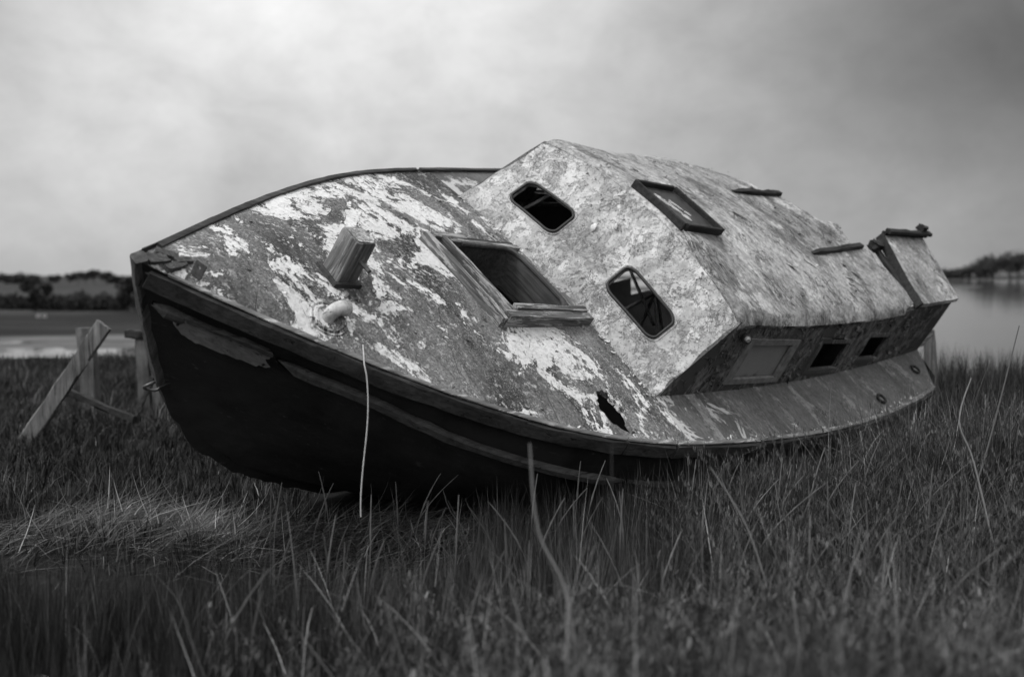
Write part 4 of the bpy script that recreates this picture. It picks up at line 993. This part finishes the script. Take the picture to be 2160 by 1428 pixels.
# ================================================================ FAR TREES AND HEDGES
M['leaf'] = m_tint('tree_foliage', .8, .15); M['bark'] = m_plain('bark', .04, .9, .2, .3, 4)
def tree(name, loc, H, Wd, trunk, n, leaf, tint, label, cat, group, flat=.75):
    r0 = empty(name, loc); tag(r0, label, cat, group)
    th = H * trunk
    tube('trunk', [Vector((0, 0, -.4)), Vector((.02 * H, 0, th * .6)), Vector((0, 0, H * .6))], lambda u: .035 * H * (1 - .75 * u), 'bark', r0, 7)
    nc = max(4, int(5 + Wd)); cl = [(random.uniform(-.36, .36) * Wd, random.uniform(-.36, .36) * Wd, th + (H - th) * random.uniform(.25, .82), random.uniform(.16, .30) * Wd) for _ in range(nc)]
    Vs, T = [], []
    for c in cl[:3]: tube('limb', [Vector((0, 0, th * .8)), Vector((c[0] * .5, c[1] * .5, (th + c[2]) * .5)), Vector(c[:3])], lambda u: .014 * H * (1 - .6 * u), 'bark', r0, 5)
    for _ in range(n):
        c = random.choice(cl); d = Vector((random.gauss(0, 1), random.gauss(0, 1), random.gauss(0, 1))).normalized() * (c[3] * random.uniform(.35, 1.08) ** .6)
        p = Vector((c[0] + d.x, c[1] + d.y, max(th * .8, c[2] + d.z * flat))); a = Vector((random.gauss(0, 1), random.gauss(0, 1), random.gauss(0, 1))).normalized(); b = a.orthogonal().normalized(); l = leaf * random.uniform(.6, 1.3)
        Vs += [p - a * l * .5, p + b * l * .35, p + a * l * .5, p - b * l * .35]; T += [tint * math.exp(random.gauss(0, .3))] * 4
    from_np('crown', np.array([tuple(v) for v in Vs]), [np.arange(4 * n).reshape(-1, 4)], M['leaf'], r0, np.array(T))
    return r0
def at(px, dist, zz=None):
    x = (px - 1080) / 2118 * dist; return (x, dist, gz(x, dist) if zz is None else zz)
# ridge line trees far left (position across the frame, height, width)
names = ['round', 'low', 'broad', 'flat-topped', 'small', 'spreading', 'bushy', 'tall', 'ragged', 'squat', 'slim', 'dense']
ridge = [(-6, 4.9, 6, .1), (14, 4.6, 6, .1), (34, 4.7, 7, .1), (58, 4.4, 7, .1), (82, 4.6, 6, .1), (102, 4.5, 5.5, .1), (140, 4.6, 5, .35), (155, 5.6, 6, .38), (172, 5.3, 5.5, .36), (192, 6.2, 7, .36), (222, 5.4, 6, .34), (243, 4.4, 5, .15), (258, 3.6, 4, .1)]
place = ['at the left edge of the frame', 'second from the left edge on the ridge', 'third from the left edge on the ridge', 'left of the far tree in the hedge', 'behind the far tree in the hedge', 'just left of the gap in the ridge trees',
         'first right of the gap in the ridge trees', 'second right of the gap in the ridge trees', 'third right of the gap in the ridge trees', 'tallest of the ridge trees', 'right of the tallest ridge tree', 'low on the slope right of the ridge clump', 'last and lowest before the bow']
for (px, H, Wd, tr), pl_ in zip(ridge, place):
    p = at(px, 430); tree('ridge_tree', (p[0], 430 + random.uniform(-8, 8), p[2] - .2), H * .98, Wd, tr, 420, 1.0, .028, 'far dark ridge tree, ' + pl_, 'tree', 'trees along the far ridge')
hedge = [(48, 1.3, 3.4, 'low one left of the hedge tree'), (96, 1.3, 3.2, 'low one under the right of the hedge tree'), (134, 1.5, 3.2, 'low one left of the pale bush'), (167, 1.7, 3.2, 'between the pale bush and the tall one'), (228, 1.5, 3.2, 'low one left of the dark tree by the bow'), (262, 1.6, 3.0, 'at the foot of the dark tree by the bow'), (-8, 1.6, 4.2, 'at the left edge of the frame'), (22, 1.7, 4.0, 'left of the hedge tree'), (118, 1.6, 4.0, 'right of the hedge tree'), (150, 1.9, 3.4, 'pale one in the middle of the hedge'), (182, 2.1, 4.2, 'tall one right of the pale bush'), (212, 1.9, 4.0, 'before the dark tree by the bow'), (242, 1.5, 3.6, 'next to the dark tree by the bow')]
for i, (px, H, Wd, pl_) in enumerate(hedge):
    p = at(px, 112); tree('hedge_bush', (p[0], p[1], p[2] - .3), H, Wd, .06, 1100, .34, .05 if H == 1.9 and px == 150 else .024, 'hedge bush across the creek, ' + pl_, 'bush', 'hedge bushes across the creek', .9)
p = at(76, 108); tree('hedge_tree', p, 3.5, 2.8, .02, 1300, .34, .022, 'dark tree rising above the hedge at far left', 'tree', None, 1.2)
p = at(285, 104); tree('hedge_tree', p, 3.9, 3.4, .08, 1500, .34, .016, 'dense dark tree across the creek just left of the bow', 'tree', None, 1.1)
gt = tag(empty('field_gate', at(87, 92)), 'small pale field gate before the far hedge', 'gate')
for zz in (.12, .32): beam_w('rail', (-.4, 0, zz), (.4, 0, zz), .05, .04, 'white', parent=gt)
for xx in (-.42, .42): beam_w('gate_post', (xx, 0, -.2), (xx, 0, .42), .06, .06, 'white', parent=gt)
# wooded rise across the river at right
for i, (px, H, Wd) in enumerate([(1985, 8, 20), (2012, 9, 20), (2040, 11, 20), (2065, 15, 22), (2088, 20, 24), (2108, 25, 26), (2130, 28, 28), (2153, 29, 28)]):
    p = at(px, 950); tree('far_bank_tree', (p[0], 950 + 8 * (i % 3), p[2] - 1), H, Wd, .02, 900, 2.6, .028,
          'far bank tree across the river, ' + ['leftmost and lowest of the row', 'second from the stern side', 'third from the stern side', 'fourth from the stern side', 'fifth, where the row starts to rise', 'sixth, on the rising row', 'seventh, near the top of the rise', 'last at the right edge of the frame'][i], 'tree', 'trees on the far river bank', .9)
